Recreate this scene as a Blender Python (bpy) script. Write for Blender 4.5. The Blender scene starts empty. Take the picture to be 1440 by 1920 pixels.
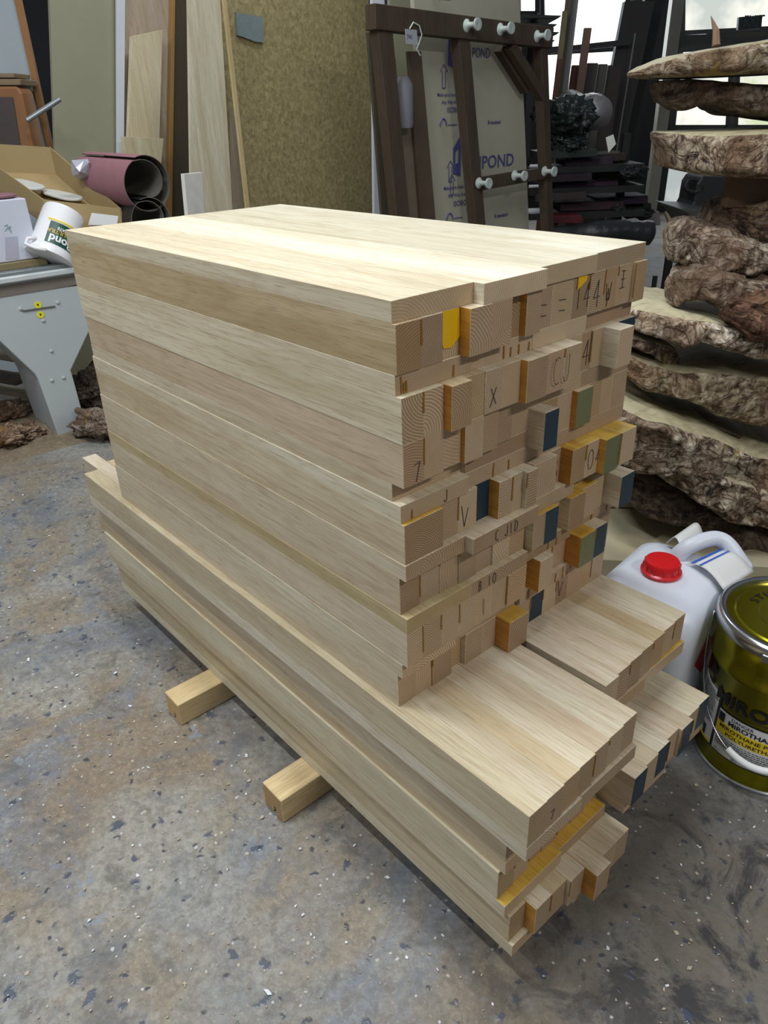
import bpy, bmesh, math, random
from mathutils import Vector, Matrix, noise
random.seed(7)
S = bpy.context.scene
COL = S.collection
F = -1.17                      # floor height
# ---------------------------------------------------------------- camera
CAM = Vector((0.7352, -0.6530, 0.2170)); FPX = 1391.245
RT = Vector((0.66214, 0.74868, -0.03232)); DN = Vector((0.33638, -0.33548, -0.87994)); FW = Vector((-0.66964, 0.57178, -0.47398))
cd = bpy.data.cameras.new('camera'); cam = bpy.data.objects.new('camera', cd); COL.objects.link(cam)
cd.sensor_fit = 'VERTICAL'; cd.sensor_height = 36; cd.lens = FPX / 1920 * 36; cd.clip_start = .02; cd.clip_end = 100
cam.matrix_world = Matrix(((RT.x, -DN.x, -FW.x, CAM.x), (RT.y, -DN.y, -FW.y, CAM.y), (RT.z, -DN.z, -FW.z, CAM.z), (0, 0, 0, 1)))
S.camera = cam
E1 = Vector((RT.x, RT.y, 0)).normalized(); E2 = Vector((-E1.y, E1.x, 0)); UP = Vector((0, 0, 1))
def ray(px, py): return RT * ((px - 720) / FPX) + DN * ((py - 960) / FPX) + FW
def onp(px, py, p0, n):
    v = ray(px, py); return CAM + v * ((Vector(p0) - CAM).dot(n) / v.dot(n))
def at(px, py, D): return onp(px, py, CAM + E2 * D, E2)
def atz(px, py, z): return onp(px, py, (0, 0, z), UP)
def atx(px, py, x): return onp(px, py, (x, 0, 0), Vector((1, 0, 0)))
# ---------------------------------------------------------------- node helpers
def newmat(name):
    m = bpy.data.materials.new(name); m.use_nodes = True; nt = m.node_tree; nt.nodes.clear()
    o = nt.nodes.new('ShaderNodeOutputMaterial'); b = nt.nodes.new('ShaderNodeBsdfPrincipled'); nt.links.new(b.outputs[0], o.inputs[0])
    return m, nt, b
class N:
    def __init__(s, nt): s.nt = nt
    def n(s, t, **k):
        x = s.nt.nodes.new(t)
        for a, v in k.items(): setattr(x, a, v)
        return x
    def l(s, a, b): s.nt.links.new(a, b)
    def val(s, sock, v):
        if isinstance(v, bpy.types.NodeSocket): s.l(v, sock)
        else: sock.default_value = v
    def math(s, op, a, b=0., c=None):
        x = s.n('ShaderNodeMath', operation=op); s.val(x.inputs[0], a); s.val(x.inputs[1], b)
        if c is not None: s.val(x.inputs[2], c)
        return x.outputs[0]
    def vmath(s, op, a, b=(0, 0, 0)):
        x = s.n('ShaderNodeVectorMath', operation=op); s.val(x.inputs[0], a); s.val(x.inputs[1], b); return x.outputs[0]
    def noise(s, v, scale=5, detail=3, rough=.5, dist=0, out='Fac'):
        x = s.n('ShaderNodeTexNoise'); s.l(v, x.inputs['Vector']); x.inputs['Scale'].default_value = scale
        x.inputs['Detail'].default_value = detail; x.inputs['Roughness'].default_value = rough; x.inputs['Distortion'].default_value = dist
        return x.outputs[out]
    def vor(s, v, scale=5, feature='F1', out='Distance', rnd=1):
        x = s.n('ShaderNodeTexVoronoi', feature=feature); s.l(v, x.inputs['Vector']); x.inputs['Scale'].default_value = scale
        x.inputs['Randomness'].default_value = rnd; return x.outputs[out]
    def ramp(s, f, st, interp='LINEAR'):
        x = s.n('ShaderNodeValToRGB'); s.l(f, x.inputs[0]); cr = x.color_ramp; cr.interpolation = interp
        while len(cr.elements) < len(st): cr.elements.new(.5)
        for e, (p, c) in zip(cr.elements, st):
            e.position = p; e.color = (c, c, c, 1) if isinstance(c, (int, float)) else (*c, 1)
        return x.outputs[0]
    def mix(s, f, a, b, mode='MIX'):
        x = s.n('ShaderNodeMix', data_type='RGBA', blend_type=mode); s.val(x.inputs[0], f)
        for i, v in ((6, a), (7, b)):
            if isinstance(v, tuple) and len(v) == 3: v = (*v, 1)
            s.val(x.inputs[i], v)
        return x.outputs[2]
    def map(s, v, sc=(1, 1, 1), loc=(0, 0, 0), rot=(0, 0, 0)):
        x = s.n('ShaderNodeMapping'); s.l(v, x.inputs[0]); x.inputs[1].default_value = loc; x.inputs[2].default_value = rot; x.inputs[3].default_value = sc
        return x.outputs[0]
    def obj(s):
        """object coordinates shifted by a random amount per object, so that no two pieces show the same figure"""
        t = s.n('ShaderNodeTexCoord'); i = s.n('ShaderNodeObjectInfo')
        r = s.math('MULTIPLY', i.outputs['Random'], 37.); c = s.n('ShaderNodeCombineXYZ'); s.l(r, c.inputs[0]); 
        r2 = s.math('MULTIPLY', i.outputs['Random'], 91.); s.l(r2, c.inputs[1]); s.l(s.math('MULTIPLY', i.outputs['Random'], 53.), c.inputs[2])
        return t.outputs['Object'], s.vmath('ADD', t.outputs['Object'], c.outputs[0]), i
    def bump(s, h, b, strength=.3, dist=.002):
        x = s.n('ShaderNodeBump'); x.inputs['Strength'].default_value = strength; x.inputs['Distance'].default_value = dist
        s.l(h, x.inputs['Height']); s.l(x.outputs[0], b.inputs['Normal'])
def flat(name, c, rough=.6, metal=0., spec=.5, vary=.12, scale=12, bump=0.):
    m, nt, b = newmat(name); k = N(nt); raw, v, i = k.obj()
    f = k.noise(v, scale, 4, .6)
    k.l(k.mix(f, tuple(x * (1 - vary) for x in c), tuple(min(1, x * (1 + vary)) for x in c)), b.inputs['Base Color'])
    b.inputs['Roughness'].default_value = rough; b.inputs['Metallic'].default_value = metal; b.inputs['Specular IOR Level'].default_value = spec
    if bump: k.bump(k.noise(v, scale * 6, 5, .6), b, bump, .004)
    return m
def emis(name, c, s):
    m = bpy.data.materials.new(name); m.use_nodes = True; nt = m.node_tree; nt.nodes.clear()
    o = nt.nodes.new('ShaderNodeOutputMaterial'); e = nt.nodes.new('ShaderNodeEmission'); nt.links.new(e.outputs[0], o.inputs[0])
    e.inputs[0].default_value = (*c, 1); e.inputs[1].default_value = s; return m
def oak(name, mult=(1, 1, 1), rough=.42, axis='x', ringf=780., endmul=(.80, .655, .50), contrast=1.):
    """oak: long grain along one axis, growth rings and pores on the faces that cut across it"""
    m, nt, b = newmat(name); k = N(nt); raw, v, info = k.obj()
    g = k.n('ShaderNodeTexCoord'); sep = k.n('ShaderNodeSeparateXYZ'); k.l(g.outputs['Normal'], sep.inputs[0])
    ai = 'xyz'.index(axis)
    end = k.math('GREATER_THAN', k.math('ABSOLUTE', sep.outputs[ai]), .72)
    def sc(along, across): return tuple(along if j == ai else across for j in range(3))
    # long grain
    broad = k.noise(k.map(v, sc(.8, 9)), 1.6, 3, .5, .6)
    fine = k.noise(k.map(v, sc(4, 150)), 1., 4, .62, .35)
    warp = k.noise(k.map(v, sc(1.1, 7)), 1., 2, .5)
    fig = k.math('SINE', k.math('MULTIPLY', warp, 95.))
    pore = k.noise(k.map(v, sc(18, 620)), 1., 2, .5)
    lf = k.ramp(broad, [(.3, (.80, .74, .62)), (.5, (.93, .89, .80)), (.72, (1.05, 1.03, .98))])
    lf = k.mix(k.math('MULTIPLY', k.ramp(fine, [(.30, 1.), (.56, 0.)]), .45), lf, (.62, .49, .34))
    lf = k.mix(k.math('MULTIPLY', k.ramp(fig, [(.45, 0.), (1., 1.)]), .16 * contrast), lf, (.58, .42, .26))
    lf = k.mix(k.math('MULTIPLY', k.ramp(pore, [(.34, 1.), (.43, 0.)]), .45), lf, (.42, .30, .19))
    # end grain
    o1 = k.n('ShaderNodeCombineXYZ'); r = info.outputs['Random']
    a = k.math('MULTIPLY', k.math('FRACT', k.math('MULTIPLY', r, 57.3)), 6.283)
    rad = k.math('ADD', k.math('MULTIPLY', k.math('FRACT', k.math('MULTIPLY', r, 191.7)), .09), .02)
    for j, fn in (((ai + 1) % 3, 'COSINE'), ((ai + 2) % 3, 'SINE')): k.l(k.math('MULTIPLY', k.math(fn, a), rad), o1.inputs[j])
    bb = k.n('ShaderNodeTexCoord')
    p = k.vmath('ADD', raw, o1.outputs[0])
    attr = k.n('ShaderNodeAttribute', attribute_name='ctr'); p = k.vmath('SUBTRACT', p, attr.outputs['Vector'])
    p = k.vmath('MULTIPLY', p, tuple(0. if j == ai else 1. for j in range(3)))
    ln = k.n('ShaderNodeVectorMath', operation='LENGTH'); k.l(p, ln.inputs[0])
    wob = k.math('MULTIPLY', k.noise(v, 22, 2, .5), .010)
    ring = k.math('FRACT', k.math('MULTIPLY', k.math('ADD', ln.outputs['Value'], wob), k.math('MULTIPLY_ADD', k.math('FRACT', k.math('MULTIPLY', r, 77.7)), ringf * .22, ringf * .22)))
    rm = k.math('MULTIPLY', k.ramp(ring, [(0., 1.), (.30, .8), (.5, .12), (.85, 0.), (1., .7)]), k.math('MULTIPLY_ADD', k.math('FRACT', k.math('MULTIPLY', r, 311.)), .75, .35))
    pores = k.ramp(k.vor(v, 620, out='Distance'), [(.20, 1.), (.38, 0.)])
    ef = k.mix(k.math('MULTIPLY', rm, .85), (1.10, 1.06, 1.0), (.44, .32, .23))
    ef = k.mix(k.math('MULTIPLY', pores, k.math('MULTIPLY_ADD', rm, .5, .22)), ef, (.36, .25, .17))
    ef = k.mix(k.math('MULTIPLY', k.ramp(k.noise(v, 26, 3, .5), [(.35, 0.), (.7, 1.)]), .35), ef, (.78, .66, .52))
    ef = k.mix(1., ef, k.mix(k.math('FRACT', k.math('MULTIPLY', r, 401.)), tuple(q * .76 * w_ for q, w_ in zip(endmul, (1, .95, .9))), tuple(q * 1.14 for q in endmul)), 'MULTIPLY')
    c = k.mix(end, lf, ef)
    c = k.mix(1., c, info.outputs['Color'], 'MULTIPLY'); c = k.mix(1., c, mult, 'MULTIPLY')
    k.l(c, b.inputs['Base Color']); b.inputs['Roughness'].default_value = rough; b.inputs['Specular IOR Level'].default_value = .45
    k.bump(k.mix(end, fine, rm), b, .12, .0006)
    return m
# ---------------------------------------------------------------- mesh helpers
class MB:
    def __init__(s): s.v = []; s.f = []; s.m = []
    def add(s, vs, fs, mi=0):
        o = len(s.v); s.v += [tuple(x) for x in vs]
        for j, f in enumerate(fs): s.f.append(tuple(o + i for i in f)); s.m.append(mi if isinstance(mi, int) else mi[j])
        return s
    def hexa(s, lo4, hi4, mi=0):
        """lo4/hi4: matching loops of four points"""
        return s.add(list(lo4) + list(hi4), [(3, 2, 1, 0), (4, 5, 6, 7), (0, 1, 5, 4), (1, 2, 6, 5), (2, 3, 7, 6), (3, 0, 4, 7)], mi)
    def box(s, x0, x1, y0, y1, z0, z1, mi=0):
        return s.hexa([(x0, y0, z0), (x1, y0, z0), (x1, y1, z0), (x0, y1, z0)], [(x0, y0, z1), (x1, y0, z1), (x1, y1, z1), (x0, y1, z1)], mi)
    def obox(s, c, sx, sy, sz, M=None, mi=0):
        """box centred in x,y and standing on c; M rotates it"""
        M = M or Matrix.Identity(3); c = Vector(c)
        P = [c + M @ Vector((x * sx / 2, y * sy / 2, z * sz)) for z in (0, 1) for x, y in ((-1, -1), (1, -1), (1, 1), (-1, 1))]
        return s.hexa(P[:4], P[4:], mi)
    def beam(s, a, b, w, h, side=None, mi=0):
        a = Vector(a); b = Vector(b); d = (b - a).normalized(); side = Vector(side) if side else (UP if abs(d.z) < .9 else E1)
        u = (side - d * side.dot(d)).normalized(); n = d.cross(u)
        q = [(-1, -1), (1, -1), (1, 1), (-1, 1)]
        return s.hexa([a + u * i * w / 2 + n * j * h / 2 for i, j in q], [b + u * i * w / 2 + n * j * h / 2 for i, j in q], mi)
    def tube(s, pts, r, seg=10, cap=True, closed=False, mi=0):
        pts = [Vector(p) for p in pts]; n = len(pts); rr = r if isinstance(r, (list, tuple)) else [r] * n
        up = None; rings = []
        for i in range(n):
            a = pts[(i - 1) % n] if (i or closed) else pts[0]; b = pts[(i + 1) % n] if (i < n - 1 or closed) else pts[-1]
            d = (b - a).normalized()
            if up is None: up = d.orthogonal().normalized()
            up = (up - d * up.dot(d)).normalized(); w = d.cross(up)
            rings.append([pts[i] + (up * math.cos(t) + w * math.sin(t)) * rr[i] for t in [2 * math.pi * j / seg for j in range(seg)]])
        vs = [p for g in rings for p in g]; fs = []
        for i in range(n if closed else n - 1):
            k = (i + 1) % n
            for j in range(seg): fs.append((i * seg + j, i * seg + (j + 1) % seg, k * seg + (j + 1) % seg, k * seg + j))
        if cap and not closed: fs += [tuple(range(seg))[::-1], tuple((n - 1) * seg + j for j in range(seg))]
        return s.add(vs, fs, mi)
    def lathe(s, c, prof, seg=48, M=None, mi=0, a0=0, a1=2 * math.pi):
        """prof: (r, z) from bottom to top"""
        c = Vector(c); M = M or Matrix.Identity(3); full = abs(a1 - a0 - 2 * math.pi) < 1e-6; ns = seg if full else seg + 1
        vs = [c + M @ Vector((r * math.cos(a0 + (a1 - a0) * j / seg), r * math.sin(a0 + (a1 - a0) * j / seg), z)) for r, z in prof for j in range(ns)]
        fs = [(i * ns + j, i * ns + (j + 1) % ns, (i + 1) * ns + (j + 1) % ns, (i + 1) * ns + j) for i in range(len(prof) - 1) for j in range(seg)]
        if full:
            if prof[0][0] > 1e-5: fs.append(tuple(range(ns))[::-1])
            if prof[-1][0] > 1e-5: fs.append(tuple((len(prof) - 1) * ns + j for j in range(ns)))
        return s.add(vs, fs, mi)
    def prism(s, P, d, mi=0):
        P = [Vector(p) for p in P]; d = Vector(d); n = len(P)
        return s.add(P + [p + d for p in P], [tuple(range(n))[::-1], tuple(range(n, 2 * n))] + [(i, (i + 1) % n, n + (i + 1) % n, n + i) for i in range(n)], mi)
    def build(s, name, mats, parent=None, smooth=None, bevel=0., color=None, ctr=None, seg=1):
        me = bpy.data.meshes.new(name); me.from_pydata(s.v, [], s.f)
        if not isinstance(mats, (list, tuple)): mats = [mats]
        for m in mats: me.materials.append(m)
        me.polygons.foreach_set('material_index', s.m); me.update()
        bm = bmesh.new(); bm.from_mesh(me); bmesh.ops.recalc_face_normals(bm, faces=bm.faces); bm.to_mesh(me); bm.free()
        o = bpy.data.objects.new(name, me); COL.objects.link(o)
        if color: o.color = (*color, 1)
        if ctr is not None:
            at_ = me.attributes.new('ctr', 'FLOAT_VECTOR', 'POINT')
            for d_ in at_.data: d_.vector = ctr
        if smooth is not None:
            me.polygons.foreach_set('use_smooth', [True] * len(me.polygons))
            if smooth < 3.1: me.set_sharp_from_angle(angle=smooth)
        if bevel:
            md = o.modifiers.new('bevel', 'BEVEL'); md.width = bevel; md.segments = seg; md.limit_method = 'ANGLE'
        if parent: o.parent = parent
        return o
def tag(o, label, cat, group=None, kind=None):
    o['label'] = label; o['category'] = cat
    if group: o['group'] = group
    if kind: o['kind'] = kind
    return o
def struct(o): o['kind'] = 'structure'; return o
def thing(name, label, cat, group=None):
    o = bpy.data.objects.new(name, None); o.empty_display_size = .05; COL.objects.link(o); return tag(o, label, cat, group)
def recentre(e):
    """put the empty at the base of its parts, keeping the parts where they are"""
    lo = Vector((1e9,) * 3); hi = -lo
    for c in e.children:
        for v in c.data.vertices:
            for j in range(3): lo[j] = min(lo[j], v.co[j]); hi[j] = max(hi[j], v.co[j])
    b = Vector(((lo.x + hi.x) / 2, (lo.y + hi.y) / 2, lo.z)); e.location = b
    for c in e.children: c.matrix_parent_inverse = Matrix.Translation(-b)
_fc = {}
def text(s, size=1., bold=0., align='LEFT'):
    """2-D outline of a word as (verts, faces)"""
    k = (s, bold, align)
    if k not in _fc:
        cu = bpy.data.curves.new('t', 'FONT'); cu.body = s; cu.offset = bold; cu.align_x = align; cu.size = 1; cu.resolution_u = 3
        o = bpy.data.objects.new('t', cu); COL.objects.link(o); dg = bpy.context.evaluated_depsgraph_get()
        me = bpy.data.meshes.new_from_object(o.evaluated_get(dg)); _fc[k] = ([v.co.copy() for v in me.vertices], [tuple(p.vertices) for p in me.polygons])
        bpy.data.objects.remove(o); bpy.data.meshes.remove(me); bpy.data.curves.remove(cu)
    v, f = _fc[k]; return [(p.x * size, p.y * size) for p in v], f
# ---------------------------------------------------------------- oak stack
OAK = oak('oak', (.70, .668, .595), rough=.44, endmul=(.74, .645, .55))
GLUED = oak('glue_soaked_oak', (.62, .33, .07), rough=.3)
GLUEY = oak('yellow_glued_oak', (.70, .50, .11), rough=.3)
BLUE = flat('blue_end_sealer', (.012, .035, .055), .45, vary=.1, scale=60)
GREEN = oak('green_tinted_oak', (.24, .30, .19), endmul=(.8, .8, .75))
GLUE = flat('dried_glue', (.30, .15, .03), .25, vary=.3, scale=300)
TAPE = flat('yellow_tape', (.85, .50, .01), .3, vary=.06, scale=40)
INK = flat('pencil', (.045, .035, .04), .6, vary=.2, scale=200)
RNG = random.Random(11)
TINTS = [(1.06, 1.04, .97), (1., .94, .84), (.98, .89, .81), (1.02, .99, .90), (.92, .82, .66), (1.0, .95, .88), (1.1, 1.09, 1.04), (.94, .88, .80)]
def lam(name, par, x0, x1, y0, y1, z0, z1, flags='', tint=(1, 1, 1), g=.0001):
    b = MB()
    m = [0, 2 if 't' in flags else 0, 1 if 'g' in flags else 0, 3 if 'b' in flags else (4 if 'v' in flags else 0), 0, 0]
    # faces: bottom, top, -y, +x, +y, -x
    mats = [OAK, GLUED, GLUEY, BLUE, GREEN]
    b.box(x0, x1, y0 + g, y1 - g, z0 + g, z1 - g, m)
    return b.build(name, mats, par, bevel=.0005, color=tint, ctr=(0, (y0 + y1) / 2, (z0 + z1) / 2))
def drip(par, x, y, z0, z1, w=.0022):
    b = MB(); wob = RNG.uniform(-.001, .001)
    P = [(x, y - w * .5, z1), (x, y + w * .5, z1), (x, y + w * .6 + wob, (z0 + z1) / 2), (x, y + w * .9 + wob, z0 + .004), (x, y + wob, z0), (x, y - w * .9 + wob, z0 + .004), (x, y - w * .6 + wob, (z0 + z1) / 2)]
    b.prism(P, (.0014, 0, 0)); return b.build('glue_drip', GLUE, par)
def mark(par, x, y, z, size, strokes, w=.0011):
    """handwriting: strokes in a unit square, y across, z up"""
    b = MB()
    for st in strokes:
        P = [Vector((x + .0003, y + u * size, z + v * size)) for u, v in st]
        for p, q in zip(P, P[1:]):
            d = (q - p); n = Vector((0, -d.z, d.y)).normalized() * w / 2; d = d.normalized() * w * .3
            b.prism([p - n - d, q - n + d, q + n + d, p + n - d], (.0003, 0, 0))
    return b.build('pencil_mark', INK, par)
def arc(cx, cy, r, a0, a1, n=10, ry=None): return [(cx + r * math.cos(math.radians(a0 + (a1 - a0) * i / n)), cy + (ry or r) * math.sin(math.radians(a0 + (a1 - a0) * i / n))) for i in range(n + 1)]
G = {'1': [[(.4, 1), (.45, 0)]], 'T': [[(.1, .95), (.9, 1)], [(.5, .97), (.5, 0)]], 'B': [[(.2, 0), (.25, 1)], arc(.25, .78, .45, 90, -90, 8, .22), arc(.22, .28, .55, 90, -90, 8, .28)],
     'O': [arc(.5, .5, .4, 0, 360, 16, .5)], 'C': [arc(.6, .5, .45, 60, 300, 12, .5)], 'J': [[(.7, 1), (.7, .3)], arc(.4, .3, .3, 0, -160, 8)], 'D': [[(.2, 1), (.2, 0)], arc(.2, .5, .7, 90, -90, 10, .5)],
     'W': [[(0, 1), (.25, 0), (.5, .7), (.75, 0), (1, 1)]], '=': [[(0, .7), (1, .65)], [(.1, .2), (1, .15)]], '4': [[(.6, 0), (.62, 1), (.1, .35), (.9, .38)]], 'X': [[(0, 0), (.9, 1)], [(.1, 1), (.9, .1)]],
     '7': [[(.1, .9), (.9, 1), (.4, 0)]], 'E': [[(.1, 1), (.9, .95)], [(.15, .5), (.9, .5)], [(0, 0), (1, .02)], [(.5, 1), (.5, 0)]], 'V': [[(.1, 1), (.45, 0), (.9, .8)]], 'L': [[(.2, 1), (.1, 0), (.8, .1)]], '3': [arc(.4, .75, .4, 120, -80, 8, .25), arc(.4, .25, .45, 80, -120, 8, .25)]}
def words(par, x, y, z, size, s, asp=.62):
    st = []
    for i, ch in enumerate(s):
        if ch in G: st += [[(u * asp * .8 + i * asp, v) for u, v in q] for q in G[ch]]
    return mark(par, x, y, z, size, st)
def rand_staves(y0, y1, base, n=7, big=.25):
    e = [y0 + (y1 - y0) * i / n for i in range(n + 1)]
    for i in range(1, n): e[i] += RNG.uniform(-.004, .004)
    out = []
    for i in range(n):
        p = base + (RNG.choice([.02, .03, .045]) if RNG.random() < big else RNG.uniform(-.004, .006))
        out.append([e[i], e[i + 1], p, ''])
    for a, b in zip(out, out[1:]):
        if b[2] - a[2] > .012: b[3] += 'g'
        if a[2] - b[2] > .012 and RNG.random() < .3: b[3] += 't'
    return out
def beam(label, group, ztop, y0, y1, xb, boards=None, staves=None, flip=False, base=0., side=None, dy=0., marks=(), drips=0, tape=(), bt=None, H=.1, backs={}):
    T = thing('laminated_beam', label, 'timber beam', group)
    bz = (ztop - .03, ztop) if not flip else (ztop - H, ztop - H + .03)
    sz = (ztop - H, ztop - .03) if not flip else (ztop - H + .03, ztop)
    mid = (y0 + y1) / 2
    boards = boards or [(y0, mid, base + RNG.uniform(-.003, .006), ''), (mid, y1, base + RNG.uniform(-.003, .006), '')]
    staves = staves or rand_staves(y0, y1, base)
    xj = xb + RNG.uniform(-.004, .004)
    for i, (a, b, p, fl) in enumerate(boards):
        lam('board', T, xj, p, a + dy, b + dy, *bz, fl, (bt[i] if bt else RNG.choice(TINTS)))
    for i, (a, b, p, fl) in enumerate(staves):
        t = side if (side and i == 0) else RNG.choice(TINTS)
        z1 = sz[1]; 
        lam('stave', T, backs.get(i, xj + RNG.uniform(-.002, .002)), p, a + dy, b + dy, sz[0], z1, fl, t)
    for (x, y, z, s, w) in marks: words(T, x, y, z, s, w)
    for k in range(drips):
        i = RNG.randrange(len(boards)); a, b, p, _ = boards[i]; y = RNG.uniform(a + .01, b - .01)
        drip(T, p, y, bz[0] + .001, bz[0] + RNG.uniform(.015, .028))
    for i in range(1, len(staves)):
        a, b = staves[i - 1], staves[i]
        if abs(a[2] - b[2]) < .012 and RNG.random() < .55:
            x = max(a[2], b[2]); l = RNG.uniform(.2, .95) * (sz[1] - sz[0])
            drip(T, x, b[0] + dy, sz[1] - l, sz[1] - .001, RNG.uniform(.0012, .0024))
    for (x, P) in tape:
        q = MB(); q.prism([(x, y, z) for y, z in P], (.0008, 0, 0)); q.build('tape', TAPE, T)
    recentre(T); return T
XB = -1.139; SM = .304
LT = {0: (.86, .74, .55), 1: (1.1, 1.06, .93), 2: (.98, .86, .74), 3: (1., .92, .78), 4: (.95, .87, .75), 5: (.98, .90, .80), 6: (1.02, .96, .86)}
ords = ['topmost', 'second from the top', 'third from the top', 'fourth from the top', 'fifth from the top', 'sixth from the top', 'lowest']
near = 'upper near row, along the long pale side face'; far = 'upper far row, beside the burl slabs'
st0 = [(0, .047, .0075, ''), (.047, .091, .006, ''), (.091, .130, 0, ''), (.130, .177, .022, 'g'), (.177, .224, .02, ''), (.224, .268, 0, ''), (.268, SM, .012, 'g')]
bo0 = [(0, .159, 0, ''), (.159, SM, .02, '')]
UN = dict(
 b0=bo0, s0=st0,
 b1=[(0, .156, .004, ''), (.156, SM, 0, '')], s1=[(0, .043, .016, ''), (.043, .084, .016, ''), (.084, .127, .032, 'g'), (.127, .170, .018, ''), (.170, .207, .02, ''), (.207, .252, .02, ''), (.252, SM, .034, 'g')],
 b2=[(0, .150, -.010, ''), (.150, SM, 0, '')], s2=[(0, .042, .016, ''), (.042, .085, .015, ''), (.085, .128, .009, ''), (.128, .170, .018, 'g'), (.170, .212, .012, ''), (.212, .256, .004, ''), (.256, SM, .0, '')],
 b3=[(0, .150, .010, ''), (.150, SM, .0, '')], s3=[(0, .084, .0176, 't'), (.084, .130, .006, ''), (.130, .176, .005, ''), (.176, .212, 0, 'b'), (.212, .246, .022, 'g'), (.246, .275, .02, ''), (.275, SM, .03, '')],
 b4=[(0, .134, .02, ''), (.134, SM, .038, '')], s4=[(0, .045, .005, ''), (.045, .089, .005, ''), (.089, .133, .006, ''), (.133, .176, .009, ''), (.176, .218, .006, ''), (.218, .262, .01, ''), (.262, SM, .01, '')],
 b5=[(0, .151, .022, ''), (.151, SM, .022, '')], s5=[(0, .036, .021, ''), (.036, .080, .021, ''), (.080, .124, .021, ''), (.124, .165, .021, ''), (.165, .209, .02, ''), (.209, .250, .02, ''), (.250, SM, .022, '')],
 b6=[(0, .130, .009, ''), (.130, SM, 0, '')], s6=[(0, .042, -.003, ''), (.042, .081, -.003, ''), (.081, .130, 0, 'g'), (.130, .166, -.012, ''), (.166, .213, 0, ''), (.213, .250, .0, ''), (.250, SM, .034, 'gt')])
UF = dict(
 b0=[(SM, .457, .005, ''), (.457, .61, 0, '')], s0=[(SM, .347, 0, ''), (.347, .402, 0, ''), (.402, .448, 0, ''), (.448, .493, 0, ''), (.493, .532, 0, ''), (.532, .576, 0, ''), (.576, .613, .006, '')],
 b1=[(SM, .449, 0, ''), (.449, .607, -.012, '')], s1=[(SM, .349, .032, ''), (.349, .396, .032, ''), (.396, .44, 0, ''), (.44, .468, 0, ''), (.468, .5, .002, ''), (.5, .545, .036, ''), (.545, .603, .002, 'b')],
 b2=[(SM, .448, 0, ''), (.448, .600, 0, '')], s2=[(SM, .341, .036, 'b'), (.345, .385, 0, ''), (.385, .427, 0, ''), (.427, .474, .012, 'gv'), (.474, .520, 0, ''), (.520, .554, 0, ''), (.554, .603, 0, '')],
 b3=[(SM, .455, 0, ''), (.455, .603, 0, '')], s3=[(SM, .37, .02, 'g'), (.37, .402, .004, ''), (.402, .445, .03, 'gt'), (.445, .484, .03, 't'), (.484, .534, .045, 'gtv'), (.534, .585, .045, 't'), (.585, .607, .01, '')],
 b4=[(SM, .43, .02, ''), (.43, .607, 0, '')], s4=[(SM, .336, .028, 't'), (.336, .374, .030, 'bt'), (.374, .410, .006, ''), (.410, .458, .030, 't'), (.458, .506, .022, 't'), (.506, .545, .012, ''), (.555, .600, .046, 'b')],
 b5=[(SM, .44, .016, ''), (.44, .603, .004, '')], s5=[(SM, .325, 0, ''), (.325, .364, .034, 'g'), (.364, .405, 0, ''), (.405, .450, 0, ''), (.450, .500, .036, 'gtv'), (.500, .542, .034, 'b'), (.542, .603, .0, '')],
 b6=[(SM, .45, .008, ''), (.45, .603, 0, '')], s6=[(SM, .346, .002, ''), (.346, .390, 0, 'b'), (.390, .432, .0, ''), (.432, .472, 0, ''), (.472, .517, 0, ''), (.517, .556, 0, ''), (.556, .600, 0, '')])
details_n = ['capped by two pale cream boards, yellow tape under its end', 'with a row of brown glue drips along its end board', 'with a board under its staves', 'with a blue painted stave end', 'with looping handwriting on its protruding end board', 'with handwriting on its long protruding end board', 'resting on the projecting lower beams']
details_f = ['capped by two arched-grain boards at the corner', 'with large pencil strokes and a blue stave at its corner', 'with one dark blue and one green stave end', 'with a projecting pair of green and brown stave ends', 'with two blue stave ends sticking out', 'with a greenish block beside a blue stave end', 'with one blue stave just above the projecting beams']
NM = {0: [(.0085, .268 + .006, -.092, .05, 'L')], 1: [(.021, .18, -.19, .03, 'X')], 2: [(.0165, .02, -.265, .03, '7')], 3: [(.0105, .09, -.326, .02, 'J'), (.0055, .135, -.393, .04, 'V')],
      4: [(.0385, .185, -.4255, .02, 'C.J1D')], 5: [(.0225, .165, -.526, .02, 'B.1O'), (.0215, .175, -.585, .035, '1')], 6: []}
FM = {0: [(.0005, .315, -.085, .035, '='), (.0005, .365, -.085, .035, '='), (.0005, .408, -.085, .04, 'T4'), (.0005, .46, -.09, .045, '4'), (.0005, .498, -.085, .03, 'W'), (.0005, .54, -.07, .03, 'E'), (.0005, .50, -.095, .014, '7')],
      1: [(.0365, .312, -.185, .045, 'CJ'), (.0005, .405, -.195, .05, 'X'), (.0005, .445, -.19, .045, '4')], 2: [], 3: [(.0305, .450, -.385, .04, 'O4'), (.0045, .374, -.39, .045, '3')], 4: [], 5: [(.001, .37, -.585, .035, 'V')], 6: [(.001, .435, -.68, .04, 'V')]}
TB = {0: ([(1.03, .99, .88), (1.20, 1.20, 1.16)], [(.98, .98, .9), (1.08, 1.1, 1.06)])}
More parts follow.
